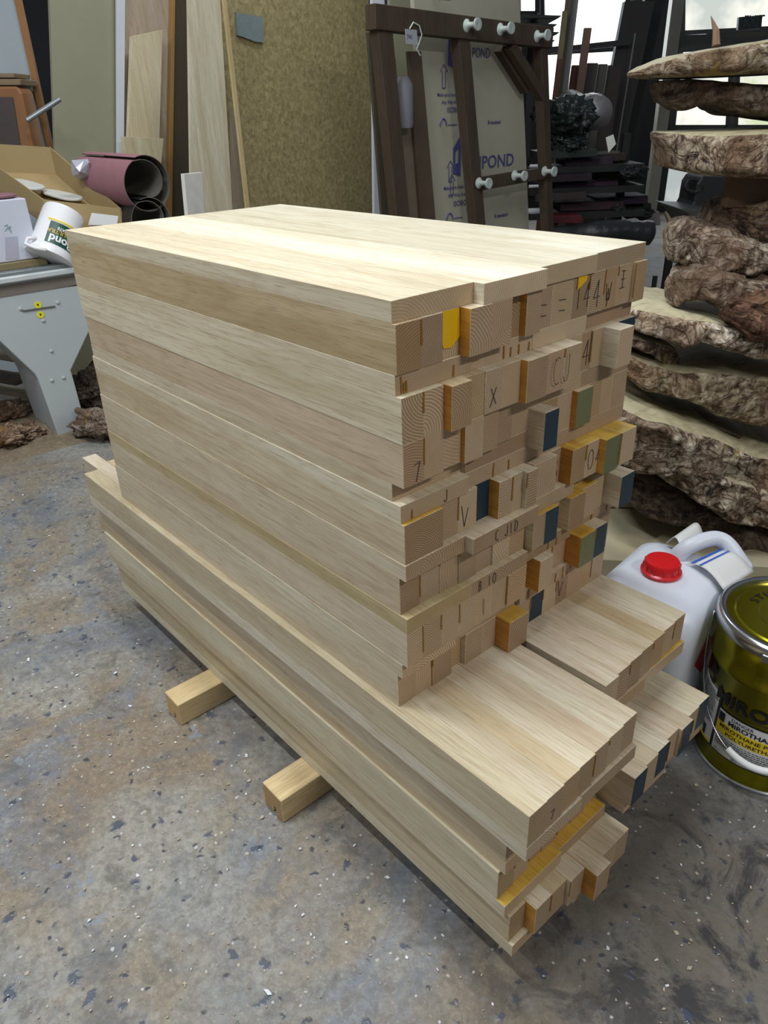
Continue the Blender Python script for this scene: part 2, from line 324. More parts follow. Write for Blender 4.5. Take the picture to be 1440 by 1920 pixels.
for k in range(7):
    beam('laminated oak beam %s in the %s, %s' % (ords[k], near, details_n[k]), 'beams of the upper stack', -.1 * k, 0, SM, XB, UN['b%d' % k], UN['s%d' % k], flip=(k == 2), side=LT[k],
         dy=(0, -.0006, .0006, -.0014, -.0028, -.0042, -.0054)[k], marks=NM[k], drips=(0, 8, 0, 3, 0, 0, 0)[k],
         bt=TB[0][0] if k == 0 else [(.88, .76, .58) if k == 0 else (1.14, 1.10, 1.0) if k == 1 else (.86, .79, .56) if k == 5 else (1.08, 1.05, .96) if k in (3, 6) else (.99, .93, .82), RNG.choice(TINTS)],
         tape=[(.001, [(.092, -.031), (.128, -.031), (.130, -.072), (.112, -.085), (.097, -.084), (.092, -.07)])] if k == 0 else ())
    beam('laminated oak beam %s in the %s, %s' % (ords[k], far, details_f[k]), 'beams of the upper stack', -.1 * k, SM, .607, XB, UF['b%d' % k], UF['s%d' % k], marks=FM[k], drips=(0, 0, 0, 0, 2, 6, 7)[k], bt=TB[0][1] if k == 0 else None,
         tape=[(.001, [(.412, -.031), (.436, -.031), (.436, -.040), (.412, -.052)])] if k == 0 else ())
# lower stack: four courses, two rows, longer at both ends
def lower(label, z, y0, y1, xb, base, staves=None, boards=None, **kw):
    return beam(label, 'long beams of the lower stack', z, y0, y1, xb, boards, staves, flip=kw.pop('flip', True), base=base, **kw)
def sv(y0, ps):
    n = len(ps); w = .3035 / n; return [(y0 + w * i, y0 + w * (i + 1), p if isinstance(p, (int, float)) else p[0], '' if isinstance(p, (int, float)) else p[1]) for i, p in enumerate(ps)]
lower('long lower oak beam, topmost of the near row, its end jutting out over the courses below', -.7, -.021, .2825, -1.375, .29, staves=sv(-.021, [.298, .297, .295, .2935, .291, .2895, .2875]),
      boards=[(-.021, .12, .2985, ''), (.12, .2825, .296, '')], side=(.93, .88, .74), backs={1: -1.495, 2: -1.41}, marks=[(.2975, .06, -.79, .016, 'CS'), (.297, .035, -.755, .02, '7')], drips=0)
lower('long lower oak beam, second course of the near row, its end set back below the topmost', -.8, -.003, .3005, -1.392, .247, staves=sv(-.003, [.247, .247, .236, (.25, 'g'), .246, .236, .23]),
      boards=[(-.003, .09, .248, ''), (.09, .3005, .212, 't')], side=(.97, .90, .80))
lower('long lower oak beam, third course of the near row, with an orange glued board under its end', -.9, -.008, .2955, -1.36, .24, staves=sv(-.008, [.238, .236, .23, .232, .228, .23, .226]),
      boards=[(-.008, .15, .256, 't'), (.15, .2955, .250, 't')], side=(1.08, 1.07, .98), bt=[(1.02, .96, .84), (.95, .85, .7)])
lower('long lower oak beam, bottom course of the near row, its staves ending in uneven steps', -1., 0., .3035, -1.33, .26, staves=sv(0., [.262, (.284, 'g'), (.284, ''), (.292, ''), (.318, 'g'), .300, .300]),
      boards=[(0, .16, .272, ''), (.16, .3035, .285, '')], side=(.92, .85, .68), bt=[(1.1, 1.07, .96), (1., .95, .84)])
lower('lower oak beam, topmost of the far row, behind the gap beside the white jerrycan', -.7, .299, .6065, -1.478, .21, staves=sv(.299, [.214, .210, .208, .206, .204, .201, .199]),
      boards=[(.299, .45, .212, ''), (.45, .6065, .206, 't')])
lower('lower oak beam, second course of the far row, set back in shadow', -.8, .302, .6055, -1.41, .13, staves=sv(.302, [(.10, ''), (.13, 'g'), .13, .12, (.125, 'g'), .11, (.15, 'gv')]), boards=[(.302, .45, .15, ''), (.45, .6055, .16, '')])
lower('lower oak beam jutting out furthest in the far row, with three dark blue painted stave ends', -.87, .302, .6055, -1.35, .28, H=.103, staves=sv(.302, [(.296, 'b'), .292, (.290, 'b'), .284, (.292, 'b'), .281, (.280, 'b')]),
      boards=[(.302, .45, .284, ''), (.45, .6055, .276, '')], bt=[(1., .92, .8), (.9, .75, .6)])
lower('lower oak beam, bottom course of the far row, hidden in shadow under the jutting beam', -.975, .304, .6075, -1.35, .12, H=.12)
# bearers
PINE = oak('pine', (.80, .66, .42), rough=.6, axis='y', endmul=(.8, .70, .55), ringf=500.)
def bearer(label, x0, x1, y0, y1, z0=F + .0005, z1=-1.1008):
    b = MB(); w = x1 - x0; gx = x0 + w * .52
    prof = [(x0, z0), (gx - .006, z0), (gx - .006, z0 + .022), (gx + .006, z0 + .022), (gx + .006, z0), (x1, z0), (x1, z1), (x0, z1)]
    b.prism([(x, y0, z) for x, z in prof], (0, y1 - y0, 0))
    o = b.build('timber_bearer', PINE, bevel=.002, ctr=((x0 + x1) / 2, 0, F - .02)); return tag(o, label, 'timber bearer', 'timber bearers under the oak stack')
bearer('square timber bearer with pink smears sticking out under the stack, farther from the camera', -.790, -.718, -.130, .66)
bearer('square timber bearer with a worn edge sticking out under the stack, nearer the camera', -.361, -.287, -.107, .66)
# ---------------------------------------------------------------- paint pail
GOLD = flat('gold_lacquered_tin', (.30, .27, .012), .22, metal=.9, vary=.06, scale=3)
STEEL = flat('bright_steel', (.55, .57, .60), .25, metal=1., vary=.15, scale=14)
WHITEL = flat('white_label', (.78, .78, .76), .5, vary=.03); BLACK = flat('black_print', (.012, .012, .012), .45, vary=.2)
YEL = flat('yellow_print', (.85, .62, .01), .45, vary=.04); REDP = flat('red_print', (.62, .02, .02), .4, vary=.05); WPL = flat('white_plastic', (.80, .80, .80), .35, vary=.03)
PC = Vector((.3245, .8632, F)); fdir = (CAM - PC); fdir.z = 0; fdir.normalize(); rdir = Vector((-fdir.y, fdir.x, 0))   # rdir: to the camera's right
PR = .1465
def cyl(phi, r, z):   # phi in degrees from the facing direction, + to the right
    t = math.radians(phi); return PC + (fdir * math.cos(t) + rdir * math.sin(t)) * r + Vector((0, 0, z))
def patch(b, p0, p1, z0, z1, r, mi=0, n=24, t=.0006, sh=None):
    p0 += 7; p1 += 7; ps = [p0 + (p1 - p0) * i / n for i in range(n + 1)]
    vs = [cyl(p, rr, z) for rr in (r, r + t) for z in (z0, z1) for p in ps]; m = n + 1; fs = []
    for i in range(n):
        fs += [(i, i + 1, m + i + 1, m + i), (2 * m + i, 2 * m + i + 1, 3 * m + i + 1, 3 * m + i), (i, i + 1, 2 * m + i + 1, 2 * m + i), (m + i, m + i + 1, 3 * m + i + 1, 3 * m + i)]
    fs += [(0, m, 3 * m, 2 * m), (n, m + n, 3 * m + n, 2 * m + n)]
    b.add(vs, fs, mi)
def ctext(b, s, size, phi, z, r, bold=0., mi=0, sx=1.):
    v, f = text(s, size, bold)
    b.add([cyl(7 + phi + math.degrees(x * sx / r), r, z + y) for x, y in v], f, mi)
pail = thing('paint_pail', 'gold lacquered metal paint pail with a steel clamp ring, right of the stack', 'pail')
b = MB(); b.lathe(PC, [(.1, .004), (PR - .006, .004), (PR - .002, .0), (PR + .003, .001), (PR + .0035, .007), (PR, .012), (PR, .268), (PR + .005, .277), (PR + .006, .285), (PR + .003, .293), (PR + .0015, .32), (PR + .0015, .372), (PR - .004, .384), (.02, .384), (.0, .384)], 96)
b.build('body', GOLD, pail, smooth=.6)
b = MB(); b.lathe(PC, [(PR + .0015, .003), (PR + .0045, .0), (PR + .0045, .008), (PR + .001, .0105)], 96); b.build('bottom_rim', STEEL, pail, smooth=.6)
b = MB(); b.lathe(PC, [(PR + .002, .366), (PR + .009, .368), (PR + .0115, .376), (PR + .0115, .388), (PR + .008, .397), (PR + .001, .4), (PR - .006, .397), (PR - .008, .388)], 96)
b.add(*[[], []]); ring = b.build('clamp_ring', STEEL, pail, smooth=.9)
for ph in (-14, -5, 34):
    b = MB(); c = cyl(ph, PR + .012, .372); b.beam(c, cyl(ph + 7, PR + .012, .372), .018, .004, UP); b.build('clamp_latch', STEEL, ring, bevel=.001)
b = MB(); b.lathe(PC, [(PR - .006, .386), (PR - .009, .389), (PR - .024, .389), (PR - .028, .392), (.075, .392), (.070, .389), (.045, .389), (.040, .392), (0, .392)], 96); lid = b.build('lid', GOLD, pail, smooth=.5)
b = MB()
def ltext(b, s, size, r, a0, z, bold):
    x = 0
    for ch in s:
        v, f = text(ch, size, bold); wd = max([q[0] for q in v], default=size * .3) if ch != ' ' else size * .35
        def P(u, w):
            t = math.radians(a0) + (x + u) / r; rr = r + w
            return PC + (-fdir * math.sin(t) * 1 + -rdir * math.cos(t)) * 1 * rr + Vector((0, 0, z))
        if ch != ' ': b.add([P(u, w) for u, w in v], f)
        x += wd + size * .16
ltext(b, 'STIR WELL', .028, .080, 10, .3932, .012); b.build('lid_lettering', BLACK, lid)
b = MB(); b.tube([cyl(-90 + 184 * i / 40, PR + .014 + .004 * math.sin(math.pi * i / 40), .352 - .265 * math.sin(math.pi * i / 40) ** .8) for i in range(41)], .0017, 8)
hd = b.build('bail_handle', STEEL, pail, smooth=3.2)
b = MB(); b.tube([cyl(-90 + 184 * i / 40, PR + .014 + .004 * math.sin(math.pi * i / 40), .352 - .265 * math.sin(math.pi * i / 40) ** .8) for i in range(15, 28)], .0085, 14); b.build('grip', WPL, hd, smooth=.9)
for s in (-1, 1):
    b = MB(); M = Matrix((fdir, rdir * s, UP)).transposed(); M = Matrix((UP, fdir, rdir * s)).transposed()
    b.lathe(cyl(s * 92, PR, .350), [(.014, 0), (.014, .006), (.009, .010), (.004, .018), (.0, .018)], 20, M); b.build('handle_ear', STEEL, pail, smooth=.6)
lab = MB(); patch(lab, -84, -49.5, .060, .212, PR + .0006); lab_l = lab.build('rear_label', WHITEL, pail)
lab = MB(); patch(lab, -46.5, 60, .060, .178, PR + .0006); lab_f = lab.build('front_label', WHITEL, pail)
b = MB(); patch(b, -85, 61, .057, .060, PR + .0008); patch(b, -49.5, -46.5, .057, .212, PR + .0008); patch(b, -47, 61, .178, .1805, PR + .0008); b.build('label_border', BLACK, lab_f)
b = MB(); patch(b, -46.5, 60, .116, .148, PR + .0013); patch(b, -84, -50.5, .060, .068, PR + .0013); b.build('yellow_band', YEL, lab_f)
b = MB(); R1 = PR + .0022
ctext(b, 'DANGER', .0125, -33, .166, R1, .01); ctext(b, 'MIROTHANE', .017, -35.5, .151, R1, .03, sx=1.15)
ctext(b, 'MIROTHANE PU', .0135, -43, .134, R1, .02, sx=1.25); ctext(b, 'POLYURETHANE', .0135, -36, .119, R1, .02, sx=1.25)
RL = random.Random(3)
def smallprint(p0, p1, z, h=.0017):      # unreadable small print: broken thin lines
    q = p0
    while q < p1:
        w = RL.uniform(1.0, 3.4); patch(b, q, min(p1, q + w), z, z + h, R1, n=2); q += w + .6
for i in range(5): smallprint(-44, 20 - RL.uniform(0, 14), .108 - i * .0056)
for i in range(16): smallprint(-77, -51.5 - RL.uniform(0, 6), .203 - i * .0058, .0014)
ctext(b, '20 L', .008, -26, .063, R1, .02); ctext(b, '20 L.T', .006, -43, .066, R1, .01)
patch(b, -62, -58.5, .070, .098, R1); patch(b, -45.5, -39.5, .150, .173, R1)
b.build('label_print', BLACK, lab_f)
b = MB(); ctext(b, 'MIROTHANE', .043, -55, .198, PR + .0016, .03, sx=1.25); patch(b, -70, -62, .238, .262, PR + .0012); patch(b, -70, -62, .214, .222, PR + .0012); patch(b, -55, 40, .190, .1915, PR + .0012)
b.build('brand_lettering', BLACK, pail)
b = MB(); 
for p_ in (-75, -70.5, -66): 
    patch(b, p_, p_ + 3.6, .092 - (p_ + 75) * .0008, .108 - (p_ + 75) * .0008, R1)
b.build('hazard_symbols', REDP, lab_l)
b = MB()
for p_ in (-75, -70.5, -66): patch(b, p_ + .5, p_ + 3.1, .0935 - (p_ + 75) * .0008, .1065 - (p_ + 75) * .0008, R1 + .0006)
b.build('hazard_panels', WHITEL, lab_l)
recentre(pail)
# ---------------------------------------------------------------- jerrycan
def hdpe():
    m, nt, b = newmat('translucent_hdpe'); b.inputs['Base Color'].default_value = (.74, .78, .86, 1); b.inputs['Roughness'].default_value = .38
    b.inputs['Subsurface Weight'].default_value = .35; b.inputs['Subsurface Radius'].default_value = (.03, .03, .035); b.inputs['Subsurface Scale'].default_value = .6
    return m
HDPE = hdpe(); REDC = flat('red_cap', (.68, .012, .015), .3, vary=.03); BLUEP = flat('blue_print', (.03, .12, .55), .4)
def rrect(hx, hy, r, n=8):
    P = []
    for cx, cy, a in ((hx - r, hy - r, 0), (-hx + r, hy - r, 90), (-hx + r, -hy + r, 180), (hx - r, -hy + r, 270)):
        for i in range(n + 1): t = math.radians(a + 90 * i / n); P.append((cx + r * math.cos(t), cy + r * math.sin(t)))
    return P
can = thing('jerrycan', 'white translucent plastic jerrycan with a red screw cap, behind the pail beside the oak stack', 'jerrycan')
JC = Vector((.043, .822, F)); JA = math.radians(6); JX = Vector((math.cos(JA), math.sin(JA), 0)); JY = Vector((-math.sin(JA), math.cos(JA), 0))
def J(x, y, z): return JC + JX * x + JY * y + Vector((0, 0, z))
HX, HY = .128, .165
b = MB(); prof = [(.90, 0), (.975, .006), (1, .02), (1, .10), (1, .30), (.995, .335), (.965, .362), (.88, .382), (.70, .396), (.40, .402), (.1, .403)]
rings = []
for s, z in prof:
    P = rrect(HX * s, HY * s, .045 * s + (.0 if z < .36 else .01)); rings.append([J(x, y, z) for x, y in P])
nn = len(rings[0]); b.add([p for g in rings for p in g], [(i * nn + j, i * nn + (j + 1) % nn, (i + 1) * nn + (j + 1) % nn, (i + 1) * nn + j) for i in range(len(rings) - 1) for j in range(nn)] + [tuple(range(nn)), tuple((len(rings) - 1) * nn + j for j in range(nn))])
jb = b.build('body', HDPE, can, smooth=1.2)
MJ = Matrix((JX, JY, UP)).transposed()
cx, cy = -.008, -.020
b = MB(); b.lathe(J(cx, cy, .385), [(.052, 0), (.046, .014), (.040, .022), (.038, .034), (.0, .034)], 40, MJ); b.build('neck', HDPE, can, smooth=.8)
b = MB(); b.lathe(J(cx, cy, .404), [(.046, 0), (.047, .003), (.047, .007), (.043, .010), (.041, .011), (.041, .028), (.038, .033), (.030, .0345), (0, .0345)], 48, MJ); cap = b.build('screw_cap', REDC, can, smooth=.6)
b = MB()
for i in range(12): t = i * math.pi / 6; b.beam(J(cx + .0415 * math.cos(t), cy + .0415 * math.sin(t), .415), J(cx + .0415 * math.cos(t), cy + .0415 * math.sin(t), .431), .003, .003, JX)
b.build('cap_ribs', REDC, cap)
hp = [(1262, 1058, .375), (1268, 1045, .400), (1280, 1031, .425), (1302, 1019, .440), (1328, 1010, .447), (1350, 1009, .445), (1368, 1023, .432), (1381, 1046, .408), (1396, 1072, .375)]
hq = [atz(x, y, F + z) for x, y, z in hp]; hs = []
for i in range(len(hq) - 1):
    for t in range(4): hs.append(hq[i].lerp(hq[i + 1], t / 4))
hs.append(hq[-1]); hs = [sum((hs[max(0, min(len(hs) - 1, i + d))] for d in (-2, -1, 0, 1, 2)), Vector()) / 5 for i in range(len(hs))]
b = MB(); b.tube(hs, [.019 + .006 * abs(2 * i / (len(hs) - 1) - 1) ** 3 for i in range(len(hs))], 20); b.build('handle', HDPE, can, smooth=3.2)
def curlpatch(A, B_, C_, D_, arch, nu=14, nv=6):
    vs = []
    for i in range(nu + 1):
        u = i / nu
        for j in range(nv + 1):
            w = j / nv; p = A.lerp(B_, w).lerp(D_.lerp(C_, w), u); p = p + UP * (arch * math.sin(math.pi * u) + .008 * w * (1 - u)); vs.append(p)
    return vs, [(i * (nv + 1) + j, (i + 1) * (nv + 1) + j, (i + 1) * (nv + 1) + j + 1, i * (nv + 1) + j + 1) for i in range(nu) for j in range(nv)]
LA, LB_, LC, LD = atz(1293, 1056, F + .412), atz(1346, 1036, F + .416), atz(1414, 1072, F + .392), atz(1356, 1106, F + .394)
b = MB(); v, f = curlpatch(LA, LB_, LC, LD, .016); b.add(v, f); lb = b.build('paper_label', WHITEL, can, smooth=1.0); md = lb.modifiers.new('thick', 'SOLIDIFY'); md.thickness = .001
for u0, u1 in ((.02, .12), (.25, .31)):
    b = MB(); vs = []
    for u in (u0, u1):
        for j in range(7): w = j / 6; p = LA.lerp(LB_, w).lerp(LD.lerp(LC, w), u) + UP * (.016 * math.sin(math.pi * u) + .008 * w * (1 - u) + .0022); vs.append(p)
    b.add(vs, [(j, j + 1, 8 + j, 7 + j) for j in range(6)]); b.build('blue_bar', BLUEP, lb)
b = MB(); v, f = curlpatch(atz(1249, 1020, F + .405), atz(1288, 996, F + .405), atz(1320, 1010, F + .415), atz(1278, 1037, F + .415), .030); b.add(v, f); lb2 = b.build('rolled_paper_end', WHITEL, can, smooth=1.0); md = lb2.modifiers.new('thick', 'SOLIDIFY'); md.thickness = .001
# red diamond sticker on the side toward the camera
b = MB(); sx = HX + .0012
def JS(y, z): return J(.118, -.1, z) if False else J(sx, y, z)
dc = (-.03, .236); P = [(dc[0] - .058, dc[1]), (dc[0], dc[1] - .058), (dc[0] + .058, dc[1]), (dc[0], dc[1] + .058)]
b.prism([J(sx, y, z) for y, z in P], JX * .0008); st = b.build('red_diamond_sticker', REDP, can)
b = MB(); v, f = text('FLAMMABLE', .014, .01); b.add([J(sx + .0012, dc[0] - .030 + x * .8, dc[1] - .004 + y) for x, y in v], f); v, f = text('LIQUID', .012, .01); b.add([J(sx + .0012, dc[0] - .018 + x * .8, dc[1] - .02 + y) for x, y in v], f)
b.build('sticker_print', WHITEL, st)
recentre(can)
# ---------------------------------------------------------------- burl slabs
def bark():
    m, nt, b = newmat('weathered_live_edge'); k = N(nt); raw, v, info = k.obj()
    w = k.noise(v, 5, 2, .5, out='Color'); v2 = k.vmath('ADD', v, k.vmath('MULTIPLY', k.vmath('SUBTRACT', w, (.5, .5, .5)), (.12, .12, .12)))
    big = k.noise(v2, 5, 3, .6)
    n1 = k.noise(k.map(v2, (16, 16, 26), rot=(.5, .3, .2)), 1., 6, .68, 1.6); n2 = k.noise(k.map(v2, (60, 60, 26)), 1., 5, .65, .8); n3 = k.noise(k.map(v2, (11, 11, 20), rot=(.2, .6, 0)), 1., 3, .5, 1.2)
    crack = k.ramp(k.math('ABSOLUTE', k.math('SUBTRACT', n3, .5)), [(.0, 0.), (.05, 1.)])
    h0 = k.math('ADD', k.math('MULTIPLY', n1, .6), k.math('MULTIPLY', n2, .4)); h = k.math('MULTIPLY', h0, k.math('MULTIPLY_ADD', crack, .22, .80))
    c = k.ramp(h, [(.37, (.022, .015, .011)), (.44, (.15, .11, .08)), (.51, (.36, .31, .25)), (.60, (.66, .63, .56))])
    c = k.mix(k.ramp(big, [(.42, 0.), (.62, .8)]), c, k.mix(h, (.02, .012, .008), (.30, .17, .09)))
    c = k.mix(k.ramp(k.noise(v, 7.3, 3, .6, .5), [(.66, 0.), (.72, .6)]), c, (.45, .33, .06))
    c = k.mix(1., c, info.outputs['Color'], 'MULTIPLY'); k.l(c, b.inputs['Base Color']); b.inputs['Roughness'].default_value = .8
    k.bump(h, b, 1., .02); return m
BARK = bark()
def sawn():
    m, nt, b = newmat('sawn_burl_face'); k = N(nt); raw, v, info = k.obj()
    f = k.noise(v, 9, 4, .6, 1.); g = k.noise(k.map(v, (30, 8, 8), rot=(0, 0, .8)), 1.5, 4, .6)
    c = k.mix(f, (.28, .25, .18), (.50, .47, .37)); c = k.mix(k.ramp(g, [(.35, .6), (.5, 0.)]), c, (.22, .18, .12))
    c = k.mix(k.ramp(k.vor(v, 34), [(.05, .9), (.09, 0.)]), c, (.05, .035, .025))
    c = k.mix(1., c, info.outputs['Color'], 'MULTIPLY'); k.l(c, b.inputs['Base Color']); b.inputs['Roughness'].default_value = .7; k.bump(g, b, .4, .004); return m
SAWN = sawn()
def interp(P, x):
    if x <= P[0][0]: return P[0][1:]
    for a, c in zip(P, P[1:]):
        if x <= c[0]:
            t = (x - a[0]) / (c[0] - a[0]); t = t * t * (3 - 2 * t) * .5 + t * .5
            return tuple(p + (q - p) * t for p, q in zip(a[1:], c[1:]))
    return P[-1][1:]
BURLS = 'rough burl slabs in the tall stack right of the oak stack'
def burl(label, sil, D, dep, seed, rough=1., facec=(1, 1, 1), edgec=(1, 1, 1), name='burl_slab', grp=BURLS, tip=.22, flat_=True, n=230, sep=True):
    """sil: (px, top y, bottom y) of the front of the slab; the slab is dep deep behind that front"""
    A = [((at(px, yt, D) - CAM).dot(E1), at(px, yt, D).z, at(px, yb, D).z) for px, yt, yb in sil]
    a0, a1 = A[0][0], A[-1][0]; L = a1 - a0; prof = []
    for i in range(72):
        t = 2 * math.pi * i / 72; c, s = math.cos(t), math.sin(t); e = .42
        prof.append((math.copysign(abs(c) ** e, c), math.copysign(abs(s) ** (e * .9), s)))
    vs = []; off = Vector((seed * 7.1, seed * 3.3, seed * 1.7))
    for i in range(n + 1):
        u = i / n; a = a0 + L * u; zt, zb = interp(A, a)[:2]
        w = min(1., (u * L / tip + .02)) ** .55 * min(1., ((1 - u) * L / .12 + .05)) ** .5
        nz = noise.noise(Vector((a * 3, 0, 0)) + off)
        for c, s in prof:
            d = D + dep / 2 - c * dep / 2 * w * (1 + .18 * nz)      # c=+1 front
            z = (zt + zb) / 2 + s * (zt - zb) / 2
            p = CAM + E1 * a + E2 * d; p.z = z
            edge = min(1., abs(c) ** 6 + .15) if flat_ else 1.
            q = p * 1.0 + off
            k = noise.fractal(q * 9, .9, 2.1, 4) * .016 + (abs(noise.noise(Vector((q.x * 15, q.y * 15, q.z * 24)))) - .3) * .030 + (abs(noise.noise(Vector((q.x * 60, q.y * 60, q.z * 22)))) - .3) * .009 + noise.noise(q * 1.7) * .03 + noise.noise(q * 4) * .02
            k *= rough * edge; out = (E2 * -c * .8 + UP * s * .5 * (1 - abs(c) * .5))
            if flat_: out.z *= .5
            p += out * k; vs.append(p)
    m = len(prof); top, rest = [], []
    for i in range(n):
        for j in range(m):
            f = (i * m + j, i * m + (j + 1) % m, (i + 1) * m + (j + 1) % m, (i + 1) * m + j)
            sj = prof[j][1] + prof[(j + 1) % m][1]; cj = (prof[j][0] + prof[(j + 1) % m][0]) / 2
            (top if (sj > 1.7 and abs(cj) < .9 and sep) else rest).append(f)
    rest += [tuple(range(m)), tuple(n * m + j for j in range(m))]
    T = thing(name, label, 'wood slab' if name == 'burl_slab' else 'driftwood', grp)
    b = MB(); b.add(vs, rest); b.build('live_edge', BARK, T, smooth=3.2, color=edgec)
    if top:
        b = MB(); b.add(vs, top); o = b.build('sawn_face', SAWN, T, smooth=3.2, color=facec)
        bm = bmesh.new(); bm.from_mesh(o.data); bmesh.ops.delete(bm, geom=[v for v in bm.verts if not v.link_faces], context='VERTS'); bm.to_mesh(o.data); bm.free()
    recentre(T); return T
def splinters(par, pts, seed, n, ln, mat, spread=.02):
    r = random.Random(seed); b = MB()
    for i in range(n):
        p = r.choice(pts) + Vector([r.uniform(-spread, spread) for _ in range(3)])
        d = Vector((r.uniform(-1, 1), r.uniform(-1, 1), r.uniform(-.4, 1))).normalized() * ln * r.uniform(.3, 1)
        b.tube([p, p + d * .5 + Vector((0, 0, r.uniform(-.01, .01))), p + d], [.0022, .0016, .0003], 4)
    return b.build('loose_fibres', mat, par)
FIB = flat('torn_fibre', (.20, .12, .07), .8, vary=.5, scale=40)
s1 = burl('greyish burl slab with a pointed left tip, topmost of the tall stack', [(1228, 128, 136), (1262, 112, 139), (1320, 92, 140), (1380, 82, 139), (1440, 72, 136), (1600, 45, 130)], 2.1, .42, 1, .7, (1., .98, .85), (1.1, 1.06, .9))
b = MB(); p = at(1343, 86, 2.12); q = at(1333, 30, 2.14); b.tube([p, p.lerp(q, .5) + E1 * .006, q], [.010, .008, .0008], 7); o = b.build('splinter', FIB); o.parent = s1; o.matrix_parent_inverse = Matrix.Translation(-s1.location)
burl('weathered back-lit burl slab with a bulging underside, second of the tall stack', [(1266, 150, 165), (1285, 146, 190), (1325, 144, 208), (1352, 146, 196), (1385, 150, 192), (1410, 152, 208), (1440, 155, 218), (1600, 160, 235)], 2.16, .36, 2, 1., (.5, .45, .4), (.55, .50, .46))  # face and edge tints darkened to put its backlit shade into the colour
burl('thick torn burl slab with a flat pale top and a splintered left end, third of the tall stack', [(1284, 252, 262), (1300, 250, 282), (1318, 250, 325), (1360, 249, 334), (1440, 246, 338), (1600, 240, 345)], 2.08, .44, 3, 1.2, (1.05, 1., .8), (.95, .85, .72), tip=.1)
b = MB(); b.beam(at(1362, 352, 2.2), at(1600, 352, 2.2), .10, .04, UP); tag(b.build('spacer_block', flat('old_brown_timber', (.13, .08, .045), .8, vary=.3, scale=30), bevel=.003), 'old brown timber spacer under the third burl slab', 'timber spacer')
b = MB(); P = [at(1386, 364, 2.3), at(1600, 364, 2.3), at(1600, 405, 2.3), at(1386, 405, 2.3)]; b.prism(P, E2 * .12); tag(b.build('yellowish_box', flat('faded_yellow_card', (.25, .22, .07), .7), bevel=.003), 'dull yellow box seen between the burl slabs', 'box')
s4 = burl('shaggy brown fibrous burl piece, fourth of the tall stack', [(1352, 452, 462), (1372, 420, 470), (1392, 395, 474), (1440, 388, 476), (1600, 380, 478)], 2.12, .36, 4, 1.6, (.5, .4, .3), (.50, .38, .28), flat_=False, sep=False, tip=.15)
splinters(s4, [at(px, py, 2.11) - s4.location * 0 for px, py in ((1378, 400), (1385, 385), (1400, 420), (1390, 440), (1370, 445), (1410, 400), (1378, 375), (1430, 440))], 5, 190, .055, FIB, .03)
burl('bulky root burl with a rounded left end and slanting grey ridges, fifth of the tall stack', [(1303, 462, 482), (1312, 446, 505), (1335, 436, 516), (1370, 442, 520), (1440, 462, 524), (1600, 470, 530)], 2.05, .42, 6, 1.5, (.8, .75, .6), (.85, .78, .70), flat_=False, sep=False, tip=.12)
burl('hollow grey root piece curling over the big flat slab', [(1288, 560, 572), (1296, 532, 582), (1330, 516, 574), (1350, 512, 566), (1375, 520, 584), (1410, 524, 586), (1440, 528, 582), (1600, 530, 585)], 2.02, .30, 7, 1.5, (.8, .78, .7), (.80, .74, .66), flat_=False, sep=False, tip=.12)
burl('dark red-brown rough knot lying on the right of the big flat slab', [(1380, 600, 612), (1392, 578, 620), (1440, 570, 640), (1600, 560, 650)], 1.92, .2, 17, 1.7, (.8, .5, .4), (.50, .30, .20), flat_=False, sep=False, tip=.1)
burl('wide burl slab with a flat pale sawn top and a white ruffled edge', [(1168, 596, 612), (1182, 592, 632), (1230, 592, 640), (1290, 598, 655), (1300, 600, 668), (1330, 605, 655), (1400, 616, 672), (1440, 624, 682), (1600, 650, 712)], 1.98, .52, 8, 1.25, (1.25, 1.2, 1.0), (1.45, 1.38, 1.28), tip=.12)
burl('long pale splintered slab reaching left behind the oak stack', [(1130, 622, 640), (1175, 634, 652), (1230, 645, 672), (1262, 655, 700), (1285, 668, 724), (1300, 690, 730)], 2.06, .26, 9, 1.1, (1.1, 1.08, .95), (1.1, 1.05, .95), tip=.1)
burl('scooped grey-yellow slab with a pale hollow side, under the wide flat slab', [(1150, 680, 700), (1188, 676, 722), (1230, 688, 748), (1290, 704, 760), (1340, 700, 776), (1380, 702, 798), (1440, 712, 812), (1600, 740, 840)], 2.02, .46, 10, 1.1, (.9, .85, .7), (1.05, .98, .78), tip=.12)
burl('dark pitted burl slab with deep folds, just above the lowest thick ones', [(1150, 742, 762), (1180, 752, 790), (1240, 775, 812), (1330, 800, 850), (1440, 838, 880), (1600, 880, 920)], 2.10, .44, 11, 1.2, (.75, .7, .58), (.55, .48, .40), tip=.12)
burl('thick crinkled burl slab with pale wavy ridges, level with the jerrycan top', [(1146, 790, 850), (1180, 775, 900), (1240, 785, 900), (1320, 815, 905), (1440, 862, 960), (1600, 905, 1010)], 1.97, .5, 12, 1.8, (1.15, 1.1, .9), (.95, .88, .76), tip=.1)
burl('pale knobbly burl slab sloping down to the right behind the jerrycan', [(1228, 868, 902), (1290, 874, 935), (1350, 892, 968), (1400, 910, 996), (1440, 925, 1004), (1600, 970, 1050)], 1.94, .42, 13, 1.6, (1., .95, .8), (1.05, .98, .85), tip=.12)
burl('dark brown lowest burl slab resting on pale timber behind the jerrycan', [(1150, 918, 930), (1185, 908, 965), (1240, 912, 990), (1330, 950, 1010), (1400, 985, 1050), (1440, 990, 1070), (1600, 1020, 1100)], 2.02, .5, 14, 1.2, (.5, .42, .33), (.36, .30, .25), tip=.12)
PALET = flat('pale_timber', (.40, .35, .23), .7, vary=.15, scale=18)
def slab_on(label, name, c4, h, mat, cat, group=None, bev=.002):
    P = [Vector(p) for p in c4]; b = MB(); b.prism(P, (0, 0, -h)); return tag(b.build(name, mat, bevel=bev), label, cat, group)
